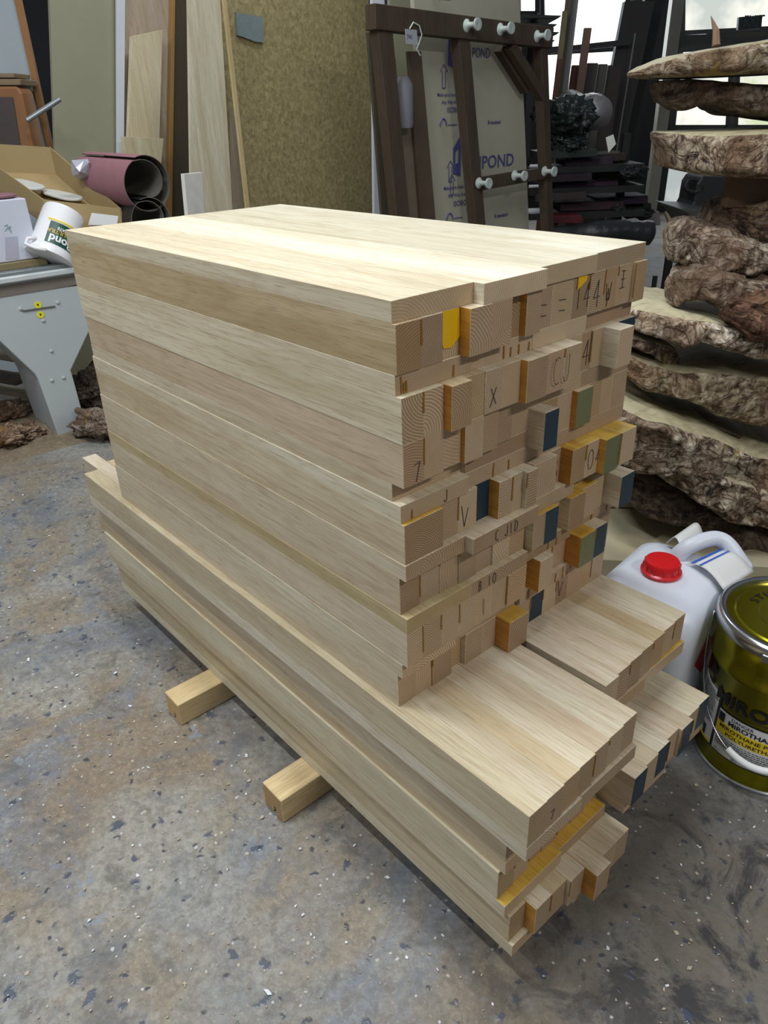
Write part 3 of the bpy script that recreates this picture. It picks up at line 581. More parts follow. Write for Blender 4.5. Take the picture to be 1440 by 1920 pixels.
slab_on('pale square timber lying under the burl slabs, upper of two', 'timber_bearer', [(-.75, 1.52, -.97), (-.60, 1.36, -.97), (.35, 2.25, -.97), (.2, 2.41, -.97)], .07, PALET, 'timber bearer')
slab_on('wide pale plank on the floor behind the jerrycan', 'plank', [(-.72, 1.42, -1.045), (-.36, 1.12, -1.045), (.55, 1.9, -1.045), (.2, 2.2, -1.045)], .12, PALET, 'plank')
# ---------------------------------------------------------------- back: leaning sheets
v = ray(1775, 210); BU = Vector((v.x, v.y, 0)).normalized(); BN = Vector((BU.y, -BU.x, 0))       # BN faces the camera
if BN.dot(CAM - Vector((-3.6, 2.5, 0))) < 0: BN = -BN
B0 = Vector((-3.6, 2.5, 0))
def bp(px, py, off=0.): return onp(px, py, B0 + BN * off, BN)
def sheet(name, label, cat, TL, TR, BL, BR, off, mat, th=.015, floor=True, group=None, color=None, bev=.001):
    a, c, d, e = (bp(*q, off) for q in (TL, TR, BR, BL))
    if floor:
        e = a + (e - a) * ((F + .002 - a.z) / (e.z - a.z)); d = c + (d - c) * ((F + .002 - c.z) / (d.z - c.z))
    b = MB(); b.prism([a, c, d, e], -BN * th); o = b.build(name, mat, bevel=bev, color=color); return tag(o, label, cat, group)
def mdf():
    m, nt, b = newmat('brown_particle_board'); k = N(nt); raw, v, i = k.obj()
    f = k.noise(v, 34, 5, .65, .8); g = k.noise(v, 3, 2, .5)
    c = k.ramp(f, [(.32, (.19, .15, .065)), (.5, (.33, .27, .125)), (.66, (.46, .39, .20))]); c = k.mix(k.ramp(k.vor(v, 9), [(.03, 1.), (.06, 0.)]), c, (.06, .035, .02))
    c = k.mix(k.math('MULTIPLY', g, .4), c, (.30, .245, .115)); k.l(c, b.inputs['Base Color']); b.inputs['Roughness'].default_value = .7; return m
MDF = mdf(); OLIVE = flat('grey_olive_board', (.30, .29, .20), .7, vary=.08, scale=5); WHITE = flat('white_laminate', (.62, .66, .72), .5, vary=.03)
GREYW = oak('greyish_veneer', (.40, .36, .29), axis='z', rough=.6); PLY = oak('pale_plywood', (.66, .64, .52), axis='z', rough=.6, contrast=.3); DARKW = oak('dark_timber', (.085, .062, .045), axis='z', rough=.7); DKB = flat('dark_brown_board', (.085, .07, .045), .7)
EDGE = oak('plywood_edge', (.62, .52, .30), axis='z', rough=.6)
md_ = sheet('particle_board_sheet', 'tall brown speckled particle board sheet leaning behind the oak stack', 'board sheet', (402, -160), (683, -160), (440, 392), (712, 400), 0, MDF, .02)
b = MB(); P = [bp(x, y, .012) for x, y in ((445, 24), (492, 32), (495, 80), (478, 78), (450, 67))]; b.prism(P, -BN * .002); b.prism([bp(443, 22, .016), bp(447, 24, .016), bp(451, 68, .016), bp(446, 66, .016)], -BN * .014)
tag(b.build('metal_tape_patch', flat('dull_silver', (.26, .33, .33), .4, metal=.3, vary=.25, scale=60)), 'curled silver grey patch stuck on the brown particle board', 'patch')
sheet('plywood_sheet', 'pale plywood sheet leaning left of the brown particle board', 'board sheet', (350, -160), (404, -160), (358, 392), (436, 392), .10, PLY, .012)
sheet('plywood_edge_strip', 'thin plywood sheet seen edge-on between the plywood and the brown board', 'board sheet', (401, -160), (407, -160), (462, 390), (469, 390), .118, EDGE, .014)
sheet('short_dark_batten', 'short striped grey batten in the gap beside the edge-on sheet', 'batten', (436, 200), (446, 250), (432, 392), (456, 392), .05, GREYW, .02)
sheet('dark_board', 'dark brown board standing in the gap left of the pale plywood', 'board', (328, -160), (352, -160), (322, 392), (360, 392), -0.690, DKB, .02)
sheet('veneered_board', 'tall greyish veneered board with an orange edge line', 'board', (232, -160), (328, -160), (226, 392), (318, 392), -0.600, GREYW, .02, color=(1.25, 1.2, 1.25))
sheet('orange_edge_board', 'thin orange-brown strip at the right edge of the veneered board', 'board', (327, -160), (331, -160), (316, 392), (323, 392), -0.565, flat('orange_edge', (.36, .20, .06), .6), .03)
sheet('white_strip', 'narrow white laminate strip standing beside the olive board', 'strip', (220, -160), (236, -160), (222, 392), (232, 392), -0.560, WHITE, .02)
sheet('olive_board', 'wide grey-olive board sheet leaning at the left', 'board sheet', (88, -160), (220, -160), (108, 392), (221, 392), -0.600, OLIVE, .02)
sheet('pine_offcut', 'pale pine offcut with a slanted top leaning on the veneered board', 'offcut', (247, 68), (305, 56), (240, 262), (299, 262), -0.520, PLY, .02, color=(1.08, 1.03, .95))
sheet('short_pine_offcut', 'short squarish pale offcut below the slanted pine offcut', 'offcut', (231, 256), (307, 260), (229, 330), (300, 330), -0.460, PLY, .02, color=(1.0, .98, .9))
o = sheet('whitewashed_stake', 'short whitish stake with a nail standing behind the oak stack', 'stake', (345, 326), (379, 323), (352, 404), (384, 404), .9, flat('whitewashed_wood', (.62, .60, .55), .7, vary=.2, scale=25), .02)
# timber frame with spools, on a plane of its own nearer than the sheets
q0, q1 = at(700, 200, 4.9), at(1028, 200, 6.1); BU = Vector((q1.x - q0.x, q1.y - q0.y, 0)).normalized(); BN = Vector((BU.y, -BU.x, 0)); B0 = q0
if BN.dot(CAM - B0) < 0: BN = -BN
def fbar(par, name, p, q, w, off, mat=None, d=.06):
    b = MB(); b.beam(bp(*p, off), bp(*q, off), w, d, BU.cross(BN) if abs((bp(*p, off) - bp(*q, off)).normalized().z) < .5 else BU); return b.build(name, mat or DARKW, par, bevel=.003)
fr = thing('timber_frame_rack', 'dark brown timber frame with white spools leaning in front of the printed insulation board', 'rack')
def tofl(p, q, off):
    a, c = bp(*p, off), bp(*q, off); return a, a + (c - a) * ((F + .002 - a.z) / (c.z - a.z))
for p, q, w in (((712, 30), (748, 400), .11), ((862, 70), (895, 430), .10), ((1012, 70), (1026, 430), .075)):
    a, c = tofl(p, q, .16); b = MB(); b.beam(a, c, w, .07, BU); b.build('post', DARKW, fr, bevel=.003)
fbar(fr, 'top_rail', (694, 32), (1028, 72), .115, .17, d=.08)
fbar(fr, 'lower_rail', (893, 346), (1030, 322), .075, .17)
fbar(fr, 'brace', (955, 85), (1018, 185), .06, .17)
fbar(fr, 'back_brace', (935, 90), (985, 170), .05, .10)
SPOOL = flat('white_spool_plastic', (.55, .62, .58), .4, vary=.05)
Mn = Matrix((BU, UP, BN)).transposed()
for x, y in ((880, 48), (943, 55), (1012, 68), (903, 343), (970, 329), (1026, 321)):
    b = MB(); b.lathe(bp(x - 6, y, .205), [(.032, 0), (.034, .006), (.016, .02), (.014, .06), (.026, .074), (.032, .08), (.032, .092), (.012, .094), (0, .09)], 20, Mn); b.build('spool', SPOOL, fr, smooth=.8)
recentre(fr)
INS = flat('foil_faced_insulation', (.50, .48, .37), .5, vary=.10, scale=5); IBL = flat('blue_ink', (.085, .09, .26), .5)
ins = sheet('insulation_board', 'cream insulation board with blue printed words behind the timber frame', 'insulation board', (766, -160), (968, -160), (802, 430), (992, 430), .03, INS, .03)
def bt(b, px, py, s, hpx, bold=0., sx=1., off=.0345):
    o = bp(px, py, off); k = (bp(px, py - hpx, off).z - o.z) / .72; vv, f = text(s, k, bold); b.add([o + BU * x * sx + UP * y for x, y in vv], f)
b = MB()
def arrow(px, py, h):
    o = bp(px, py, .0345); u = .0025
    for w, z0, z1 in ((-.014, 0, h * .72), (.014, 0, h * .72)): b.prism([o + BU * (w - u) + UP * z0, o + BU * (w + u) + UP * z0, o + BU * (w + u) + UP * z1, o + BU * (w - u) + UP * z1], BN * .001)
    for s in (-1, 1): b.beam(o + BU * s * .032 + UP * h * .68, o + UP * h, .005, .002, BU)
    b.beam(o + BU * -.014, o + BU * .014, .002, .005, BN)
def logo(px, py, w, h, dx=0):
    o = bp(px, py, .0345)
    def q(P): b.prism([o + BU * x * w + UP * y * h for x, y in P], BN * .001)
    q([(0, 0), (.30, -.06), (.30, .30), (0, .22)]); q([(0, .22), (.12, .25), (.12, .80), (0, .72)]); q([(.12, .80), (.34, 1.), (.44, 1.), (.44, .1), (.30, .1), (.30, .72), (.12, .62)]); q([(.30, .1), (.30, -.06), (.44, -.08), (.44, .1)])
def archmark(px, py):
    o = bp(px, py, .0345); c = [o + BU * (.03 * math.cos(t)) + UP * (.04 * math.sin(t)) for t in [math.pi * i / 10 for i in range(11)]]
    b.tube(c, .0045, 6); b.beam(o + BU * .045 + UP * .004, o + BU * .13 + UP * .004, .002, .004, BN)
def pr(name, fn, *a_):
    global b
    b = MB(); fn(*a_); b.build(name, IBL, ins)
def words_(*a_): bt(b, *a_)
for dy, dx in ((-238, -14), (0, 0), (176, 12)):
    pr('printed_arrow', arrow, 832 + dx, 165 + dy, .125); pr('printed_line', words_, 820 + dx, 181 + dy, 'Make sure these boards', 7, .01, .95); pr('printed_line', words_, 828 + dx, 195 + dy, 'Any Wet Area', 7, .01, 1.)
    pr('printed_line', words_, 838 + dx, 211 + dy, 'ISOBOARD', 10, .01, 1.); pr('printed_arch_mark', archmark, 831 + dx, 236 + dy); pr('printed_line', words_, 915 + dx, 233 + dy, 'B insulated', 7, .02)
pr('printed_logo', logo, 849, 326, .17, .21); pr('printed_word', words_, 870, 320, 'AMPOND', 25, .01, 1.12)
pr('printed_logo', logo, 840, 122, .17, .26); pr('printed_word', words_, 885, 108, 'POND', 20, .0, .8)
pr('printed_arrow', arrow, 847, 365, .12)
b = MB(); b.prism([bp(x, y, .215) for x, y in ((759, 54), (781, 56), (783, 84), (761, 82))], BN * .002); tg = tag(b.build('paper_tag', flat('grey_paper', (.42, .44, .46), .6)), 'small white paper tag hanging on the timber frame', 'tag')
b = MB(); bt(b, 763, 73, '741', 9, .01, 1., .219); b.build('tag_writing', IBL, tg); b = MB(); b.tube([bp(x, y, .22) for x, y in ((768, 54), (775, 42), (786, 48), (791, 65), (786, 80), (781, 92), (788, 104))], .004, 6); b.build('tag_string', SPOOL, tg)
for i, (x0, x1, y0, c, lb) in enumerate(((722, 742, 110, (.16, .11, .07), 'narrow brown plank leaning inside the frame beside its left post'), (744, 764, 150, (.22, .17, .12), 'paler brown plank leaning inside the timber frame'), (765, 790, 96, (.10, .07, .045), 'dark plank leaning against the insulation board'))):
    sheet('plank', lb, 'plank', (x0, y0), (x1, y0), (x0 + 24, 400), (x1 + 26, 400), .04 + .028 * i, flat('plank_brown_%d' % i, c, .7, vary=.25, scale=9), .02)
b = MB(); b.lathe(bp(758, 240, .12), [(.05, 0), (.055, .02), (.055, .22), (.03, .26), (0, .26)], 20); tag(b.build('grey_bottle', flat('grey_plastic', (.20, .20, .22), .5), smooth=.7), 'grey plastic bottle shape hanging inside the frame', 'bottle')
sheet('bluish_panel', 'pale bluish panel edge showing above the left end of the frame', 'panel', (696, -160), (718, -160), (698, 40), (722, 40), -.35, WHITE, .02)
sheet('far_olive_board', 'dark olive board rising behind the timber frame', 'board', (722, -160), (775, -160), (745, 300), (790, 300), -.28, OLIVE, .02, color=(.5, .5, .5))
sheet('tall_dark_plank', 'tall dark plank behind the left post of the frame', 'plank', (690, 60), (726, 60), (716, 400), (760, 400), -.12, DKB, .02)
# ---------------------------------------------------------------- left: machine, boxes
MG = flat('grey_machine_paint', (.46, .50, .50), .4, vary=.04, scale=3); CAST = flat('cast_iron_table', (.26, .29, .30), .35, metal=.4, vary=.1); STRIPE = flat('dull_band', (.20, .17, .14), .6)
mc = thing('machine_stand', 'grey metal woodworking machine with a tapered pedestal at the left edge', 'machine')
X = -2.95
def px_(P, x=X): return [atx(px, py, x) for px, py in P]
b = MB(); b.prism(px_([(-160, 560), (165, 534), (172, 612), (133, 695), (135, 700), (165, 810), (112, 825), (72, 712), (66, 702), (0, 640), (-160, 560 + 60)]), (-.32, 0, 0)); ped = b.build('pedestal', MG, mc, bevel=.006, seg=2)
a = atx(160, 508, X); z0 = a.z
y0, y1 = atx(-260, 540, X).y, .74
b = MB(); b.box(X - .42, X + .015, y0, y1, -.41, -.355); b.build('table', CAST, mc, bevel=.004)
b = MB(); b.box(X - .02, X + .03, y0, y1, -.40, -.372); b.build('table_lip', flat('pale_lip', (.55, .58, .58), .4), mc, bevel=.006)
b = MB(); b.box(X - .36, X + .004, y0, y1, -.455, -.41); b.build('fascia_band', STRIPE, mc)
b = MB(); b.beam(atx(42, 583, X + .003), atx(103, 574, X + .003), .004, .007, UP); b.build('slot', flat('slot_dark', (.10, .10, .08), .6), ped)
for q in ((38, 579), (108, 567), (81, 601), (96, 658), (97, 713), (119, 708)):
    b = MB(); b.lathe(atx(*q, X), [(.009, 0), (.009, .004), (.005, .007), (0, .007)], 6, Matrix((Vector((0, 1, 0)), UP, Vector((1, 0, 0)))).transposed()); b.build('bolt', MG, ped)
for q in ((71, 572), (76, 590)):
    b = MB(); b.lathe(atx(*q, X + .001), [(.016, 0), (.016, .002), (0, .002)], 24, Matrix((Vector((0, 1, 0)), UP, Vector((1, 0, 0)))).transposed()); s_ = b.build('yellow_sticker', flat('sticker_yellow', (.75, .72, .02), .5), ped)
    b = MB(); c = atx(*q, X + .0035); b.prism([c + Vector((0, dy, dz)) for dy, dz in ((-.005, .006), (.005, .004), (0, -.007))], (.0006, 0, 0)); b.build('sticker_mark', BLACK, s_)
b = MB(); b.lathe(Vector((X - .15, atx(130, 818, X).y, F + .001)), [(.07, 0), (.07, .02), (.05, .05), (.02, .06)], 24); b.build('foot', BLACK, mc, smooth=.7)
recentre(mc)
CARD = flat('cardboard', (.36, .26, .12), .75, vary=.08, scale=8); WBOX = flat('white_carton', (.56, .58, .66), .55, vary=.03)
TZ = -.355
b = MB(); ya, yb2 = atx(-80, 430, -3.02).y, atx(62, 430, -3.02).y; zt = atx(40, 372, -3.02).z
b.box(-3.26, -3.02, ya, yb2, TZ + .03, zt); wb = tag(b.build('white_carton', WBOX, bevel=.004), 'white carton with a green scribble on a plank on the machine table', 'box')
b = MB(); b.tube([atx(x, y, -3.0185) for x, y in ((8, 424), (14, 421), (13, 428), (9, 433), (17, 425), (20, 424), (16, 430), (22, 437), (19, 428))], .0012, 5); b.build('green_scribble', flat('green_ink', (.12, .35, .28), .5), wb)
b = MB(); b.prism([atx(x, y, -3.0192) for x, y in ((9, 445), (33, 443), (36, 485), (11, 487))], (.0006, 0, 0)); b.build('clear_tape', flat('clear_tape', (.42, .42, .50), .2), wb)
b = MB(); b.box(-3.30, -2.99, ya, yb2 + .02, TZ + .0005, TZ + .029); tag(b.build('brown_plank', flat('brown_plank', (.20, .16, .08), .7), bevel=.002), 'brown plank lying on the machine table under the white carton', 'plank')
b = MB(); c = atx(2, 372, -3.08); b.lathe(Vector((-3.12, c.y, zt + .0008)), [(.03, 0), (.075, .004), (.08, .012), (.06, .02), (0, .022)], 28); tag(b.build('mauve_lid', flat('mauve_plastic', (.28, .13, .15), .45), smooth=.7), 'mauve round lid lying on the white carton', 'lid')
# upside-down bucket
bk = thing('plastic_bucket', 'white plastic glue bucket lying tipped over on the machine table, its label upside down', 'bucket')
c0 = atx(93, 492, -2.985); ax = (atx(122, 402, -3.05) - c0).normalized(); sx_ = Vector((0, 1, 0)); sx_ = (sx_ - ax * sx_.dot(ax)).normalized(); MBk = Matrix((sx_, ax.cross(sx_), ax)).transposed()
ln = (atx(122, 402, -3.05) - c0).length
c0 = c0 + UP * .012
b = MB(); b.lathe(c0, [(.098, 0), (.108, .004), (.108, .022), (.100, .026), (.098, .04), (.092, ln - .02), (.086, ln - .004), (.070, ln), (.066, ln - .006), (0, ln - .006)], 48, MBk); b.build('body', WPL, bk, smooth=.7)
b = MB(); nb = 14
def BK(t, h, e=.0015): rr = .0985 - .006 * h / ln + e; return c0 + MBk @ Vector((rr * math.cos(t), rr * math.sin(t), h))
tc = None
best = min(range(360), key=lambda d: -(BK(math.radians(d), ln / 2) - c0).normalized().dot((CAM - c0).normalized())); tc = math.radians(best + 18)
vs = [BK(tc - .75 + 1.5 * i / nb, h, e) for e in (.001, .0018) for h in (.045, ln * .60) for i in range(nb + 1)]; m_ = nb + 1
b.add(vs, [(2 * m_ + i, 2 * m_ + i + 1, 3 * m_ + i + 1, 3 * m_ + i) for i in range(nb)]); gl = b.build('green_label', flat('dark_green', (.01, .07, .045), .4), bk)
def bktext(s, size, h, sh, mat, nm, bold=.03):
    b = MB(); vv, f = text(s, size, bold, 'CENTER'); b.add([BK(tc + sh - x / .098, h - y, .003) for x, y in vv], f); b.build(nm, mat, gl)
bktext('Bond', .052, .085, -.05, WHITEL, 'label_word'); bktext('ULTRA', .026, .112, -.35, flat('gold_print', (.55, .32, .04), .4), 'label_gold_word'); bktext('ULTIMATE', .018, .128, .05, WHITEL, 'label_small_word')
b = MB(); b.add([BK(tc - .9 + 1.2 * i / nb, h, .0022) for h in (ln * .62, ln * .65) for i in range(nb + 1)], [(i, i + 1, m_ + i + 1, m_ + i) for i in range(nb)]); b.build('yellow_stripe', YEL, gl)
b = MB(); hp_ = [BK(tc + .9 + .9 * math.sin(math.pi * i / 12) * .0 - 1.9 * 0 + .0, .03, .012) + sx_ * 0 for i in range(1)]
hq = [BK(tc - 1.15, .05, .004), BK(tc - 1.3, .03, .03), BK(tc - 1.25, .0, .035), BK(tc - .9, -.006, .02), BK(tc - .5, .0, .012)]
b.tube(hq, .008, 8); b.build('handle_lug', WPL, bk, smooth=3.2); recentre(bk)
# open cardboard box
cb = thing('cardboard_box', 'open shallow cardboard box on the machine table, holding worn white plastic paddles', 'box')
RA, RB, RC, RD = at(80, 374, 3.78), at(227, 391, 3.82), at(95, 276, 4.15), at(-70, 266, 4.05)
H_ = .125
def wall(p, q, nm):
    b = MB(); d = Vector((0, 0, -1)); n = (q - p).cross(d).normalized() * .006; b.prism([p, q, q + d * H_, p + d * H_], n); return b.build(nm, CARD, cb)
for p, q, nm in ((RA, RB, 'front_wall'), (RB, RC, 'right_wall'), (RC, RD, 'back_wall'), (RD, RA, 'left_wall')): w_ = wall(p, q, nm); 
b = MB(); b.prism([p + Vector((0, 0, -H_ + .003)) for p in (RA, RB, RC, RD)], (0, 0, -.004)); b.build('base', CARD, cb)
b = MB(); b.prism([at(x, y, 3.765) for x, y in ((172, 399), (222, 405), (219, 422), (165, 422))], -E2 * .001); b.build('shipping_label', WHITEL, cb); recentre(cb)
for i, (p, q) in enumerate((((18, 326), (74, 352)), ((78, 346), (148, 372)))):
    a, c = at(*p, 4.0), at(*q, 3.9); a.z -= .02; c.z += .0; d = (c - a); s_ = d.cross(UP).normalized(); b = MB(); P = []
    for t in range(24):
        an = 2 * math.pi * t / 24; P.append(a.lerp(c, .5 + .5 * math.copysign(abs(math.cos(an)) ** .6, math.cos(an))) + s_ * .045 * math.sin(an) * (1.25 + .3 * math.cos(an)))
    b.prism(P, (0, 0, -.012)); tag(b.build('plastic_paddle', flat('scuffed_white_%d' % i, (.60, .60, .56), .5, vary=.12, scale=30), bevel=.003), ['worn white plastic paddle leaning on the left wall of the cardboard box', 'worn white plastic paddle lying toward the front of the cardboard box'][i], 'paddle')
b = MB(); rr_ = random.Random(4); cp = at(152, 316, 3.95)
P = [cp + Vector((rr_.uniform(-.045, .045), rr_.uniform(-.045, .045), rr_.uniform(-.05, .045))) for _ in range(26)]
bm = bmesh.new(); [bm.verts.new(p) for p in P]; bmesh.ops.convex_hull(bm, input=bm.verts); me = bpy.data.meshes.new('plastic_bag'); bm.to_mesh(me); bm.free(); o = bpy.data.objects.new('plastic_bag', me); COL.objects.link(o)
me.materials.append(flat('crumpled_film', (.45, .45, .52), .2)); tag(o, 'crumpled clear plastic bag between the cardboard box and the belt roll', 'bag')
# sanding belt roll
SB = flat('mauve_abrasive', (.30, .14, .155), .8, vary=.12, scale=20); SBB = flat('belt_backing', (.12, .11, .09), .6)
def roll(label, c, q, r, m1, m2, cat='sanding belt', ln=.0, inner=True, nm='sanding_belt_roll'):
    c = Vector(c); d = (Vector(q) - c); L = d.length; d.normalize(); u = UP.cross(d).normalized(); w = d.cross(u); b = MB(); n = 72; K = 6; t_ = .003
    def rad(i): a = i / n; return r * (1 - .10 * (a * 2.3 / 2.3) ** 1.2 if a < .62 else (1 - .10) * (1 - (a - .62) * 1.35))
    pts = []
    for i in range(n + 1):
        th = 2 * math.pi * 1.6 * i / n + 1.2; R_ = rad(i); pts.append((R_ * math.cos(th), R_ * math.sin(th), R_ * 1))
    vs = []
    for k_ in range(2):
        for (x, y, R_) in pts: vs += [c + u * x + w * y + d * L * k_, c + u * x * (1 - t_ / R_) + w * y * (1 - t_ / R_) + d * L * k_]
    m = 2 * (n + 1); fs = []; mi = []
    for i in range(n):
        a = 2 * i; fs += [(a, a + 2, m + a + 2, m + a), (a + 1, a + 3, m + a + 3, m + a + 1), (a, a + 2, a + 3, a + 1), (m + a, m + a + 2, m + a + 3, m + a + 1)]; mi += [0, 1, 1, 1]
    b.add(vs, fs, mi); return tag(b.build(nm, [m1, m2], smooth=.9), label, cat)
roll('large mauve sanding belt rolled up with its open end toward the camera', at(276, 345, 3.80), at(178, 334, 4.15), .124, SB, SBB)
roll('black rolled belt lying under the mauve sanding belt', at(283, 412, 3.78), at(215, 404, 4.15), .10, flat('black_belt', (.015, .015, .017), .5), SBB)
# far-left leaning white board, brown case, pipe
b = MB(); b.prism([at(x, y, 4.62) for x, y in ((-130, -120), (8, -120), (95, 285), (210, 820), (-130, 820))], E2 * .02); wbd = tag(b.build('white_board', flat('bluish_board', (.40, .45, .48), .6, vary=.1, scale=3)), 'whitish board with an orange wooden edge leaning at the far left', 'board')
b = MB(); b.beam(at(8, -120, 4.6), at(96, 285, 4.6), .03, .03, E1); o = b.build('wooden_edge', flat('orange_wood_edge', (.32, .15, .05), .6), wbd)
bc = thing('wooden_case', 'orange-brown wooden case with a dark panel at the far left', 'case')
b = MB(); b.prism([at(x, y, 4.35) for x, y in ((-80, 162), (32, 162), (40, 175), (62, 282), (-80, 282))], E2 * .15); b.build('case_body', flat('orange_brown_wood', (.26, .12, .045), .55, vary=.2, scale=14), bc, bevel=.01)
b = MB(); b.prism([at(x, y, 4.345) for x, y in ((-80, 182), (24, 182), (40, 282), (-80, 282))], -E2 * .003); b.build('case_panel', flat('dark_panel', (.07, .055, .05), .6), bc); recentre(bc)
for i, (y0_, y1_, x1_) in enumerate(((137, 146, 26), (148, 160, 38))):
    b = MB(); b.prism([at(x, y, 4.36) for x, y in ((-80, y0_), (x1_, y0_), (x1_, y1_), (-80, y1_))], E2 * .2); tag(b.build('flat_board', flat('tan_board_%d' % i, (.24, .17, .10), .7), bevel=.003), ['upper of the two thin boards lying on the wooden case', 'lower of the two thin boards lying on the wooden case'][i], 'board')
b = MB(); b.tube([at(50, 226, 4.25), at(112, 186, 4.35)], .013, 12); tag(b.build('metal_pipe', CAST, smooth=.7), 'grey metal pipe poking out beside the white board', 'pipe')
# debris under the machine
def lump(name, label, cat, px, py, r, seed, mat, group=None, sq=.6, col=None, D=None):
    c = atz(px, py, F + r * sq * .8) if D is None else at(px, py, D); bm = bmesh.new(); bmesh.ops.create_icosphere(bm, subdivisions=5, radius=1)
    off = Vector((seed * 5.3, seed, seed * 2.1))
    for v_ in bm.verts:
        p = v_.co.copy(); k_ = 1 + .45 * noise.noise(p * 1.6 + off) + .22 * noise.fractal(p * 5 + off, .9, 2, 3); v_.co = Vector((p.x * r * 1.5 * k_, p.y * r * k_, p.z * r * sq * k_))
    me = bpy.data.meshes.new(name); bm.to_mesh(me); bm.free(); me.materials.append(mat); me.polygons.foreach_set('use_smooth', [True] * len(me.polygons))
    o = bpy.data.objects.new(name, me); COL.objects.link(o); o.rotation_euler = (0, 0, seed * 1.3); o.location = c
    if D is None: lo = min(v_.co.z for v_ in me.vertices); o.location.z = F - lo * .9
    if col: o.color = (*col, 1)
    return tag(o, label, cat, group)
lump('bark_chunk', 'largest brown bark chunk on the floor under the machine, at the picture edge', 'bark chunk', 22, 822, .085, 1, BARK, col=(.9, .7, .55))
lump('bark_chunk', 'smaller bark chunk behind the big one under the machine', 'bark chunk', 20, 775, .08, 2, BARK, col=(.7, .55, .45))
lump('bark_chunk', 'grey rooty chunk on the floor behind the machine pedestal', 'bark chunk', 196, 800, .09, 3, BARK, col=(.8, .75, .7), sq=.8)
lump('bark_chunk', 'dark lump in the shadow right of the machine pedestal', 'bark chunk', 185, 745, .10, 4, BARK, col=(.25, .2, .17), sq=1.2)
for i, (x, y, w_, c_, lb_) in enumerate(((40, 665, .10, (.30, .26, .20), 'broken grey board end under the machine table at the left'), (62, 735, .07, (.42, .36, .24), 'light offcut lying beside the machine pedestal'), (30, 705, .12, (.16, .12, .09), 'dark slab under the machine table'))):
    b = MB(); p = at(x - 90, y - 10, 4.05); q = at(x + 15, y + 8, 3.9); b.beam(p, q, w_, .03, UP.cross(E1)); tag(b.build('broken_offcut', flat('offcut_%d' % i, c_, .75, vary=.3, scale=12), bevel=.004), lb_, 'offcut')
b = MB(); r5 = random.Random(9); vs = []; gn = 60
base = atz(60, 850, F); 
for i in range(gn + 1):
    for j in range(gn + 1):
        u, w_ = i / gn * 2 - 1, j / gn * 2 - 1; p = Vector((-3.3 + u * .5, .15 + w_ * 1.3, F)); e = max(0, 1 - abs(u) ** 2.5) * max(0, 1 - abs(w_) ** 4)
        p.z += e * (.03 + .05 * max(0, noise.noise(p * 4)) + .03 * abs(noise.noise(p * 17))) - .004; vs.append(p)
b.add(vs, [(i * (gn + 1) + j, (i + 1) * (gn + 1) + j, (i + 1) * (gn + 1) + j + 1, i * (gn + 1) + j + 1) for i in range(gn) for j in range(gn)])
tag(b.build('sawdust_drift', flat('sawdust', (.22, .17, .11), .9, vary=.7, scale=45, bump=.8), smooth=3.2), 'drift of brown sawdust and bark crumbs under the machine', 'sawdust', kind='stuff')
# ---------------------------------------------------------------- far right: glazed wall, column, racks
v = ray(-2590, 358); WU = -Vector((v.x, v.y, 0)).normalized(); WN = Vector((WU.y, -WU.x, 0)); W0 = Vector((-5.1, 9.75, 0))
if WN.dot(CAM - W0) < 0: WN = -WN
def wp(px, py, off=0.): return onp(px, py, W0 + WN * off, WN)
DARKWALL = flat('dark_sheet_wall', (.018, .018, .02), .7, vary=.2, scale=1); FRAME = flat('black_steel_frame', (.022, .026, .026), .5)
b = MB(); a, c = wp(700, 300, -.1), wp(2200, 300, -.1); b.prism([Vector((a.x, a.y, F)), Vector((c.x, c.y, F)), Vector((c.x, c.y, 3.2)), Vector((a.x, a.y, 3.2))], -WN * .1); struct(b.build('wall_back', DARKWALL))
b = MB(); b.box(-8.2, -8.1, -4, 10.5, F, 3.2); struct(b.build('wall_left', DARKWALL))
def glass(name, c1, c2, s, mixs=(.5, .6), sc=1.3):
    m = bpy.data.materials.new(name); m.use_nodes = True; nt = m.node_tree; nt.nodes.clear(); k = N(nt)
    o = k.n('ShaderNodeOutputMaterial'); e = k.n('ShaderNodeEmission'); k.l(e.outputs[0], o.inputs[0]); t = k.n('ShaderNodeTexCoord')
    k.l(k.mix(k.ramp(k.noise(t.outputs['Object'], sc, 4, .6), [(mixs[0], 0.), (mixs[1], 1.)]), c1, c2), e.inputs[0]); e.inputs[1].default_value = s; return m
GB = glass('bright_daylight_pane', (1., .97, .86), (.95, .98, 1.), 2.2); GF = glass('frosted_daylight_pane', (.62, .68, .68), (.80, .84, .80), .75); GG = glass('pane_with_foliage', (.75, .85, .55), (1., 1., .90), .95, (.4, .62), 4.); GFB = glass('half_frosted_pane', (.55, .60, .56), (1., .98, .88), 1.15, (.42, .55), .9)
def pane(n, P, mat, fw=.05):
    Q = [wp(x, y, -.02) for x, y in P]; b = MB(); b.prism(Q, -WN * .02); o = struct(b.build('window_%d' % n, mat))
    b = MB()
    for p, q in zip(Q, Q[1:] + Q[:1]):
        b.beam(p + WN * .02, q + WN * .02, fw, .05, WN.cross((q - p).normalized()))
    b.build('window_frame', FRAME, o)
pane(1, [(1283, -120), (1560, -150), (1560, 48), (1281, 62)], GFB)
pane(2, [(1278, 94), (1373, 90), (1364, 238), (1263, 238)], GFB)
pane(3, [(1386, 90), (1560, 84), (1560, 238), (1380, 238)], GG)
pane(4, [(1259, 256), (1372, 256), (1320, 388), (1241, 383)], GF)
pane(5, [(1386, 256), (1560, 256), (1560, 390), (1370, 388)], GF)
pane(6, [(1016, -120), (1190, -140), (1170, 82), (1020, 93)], GB)
pane(7, [(1020, 100), (1166, 92), (1158, 190), (1020, 196)], GB)
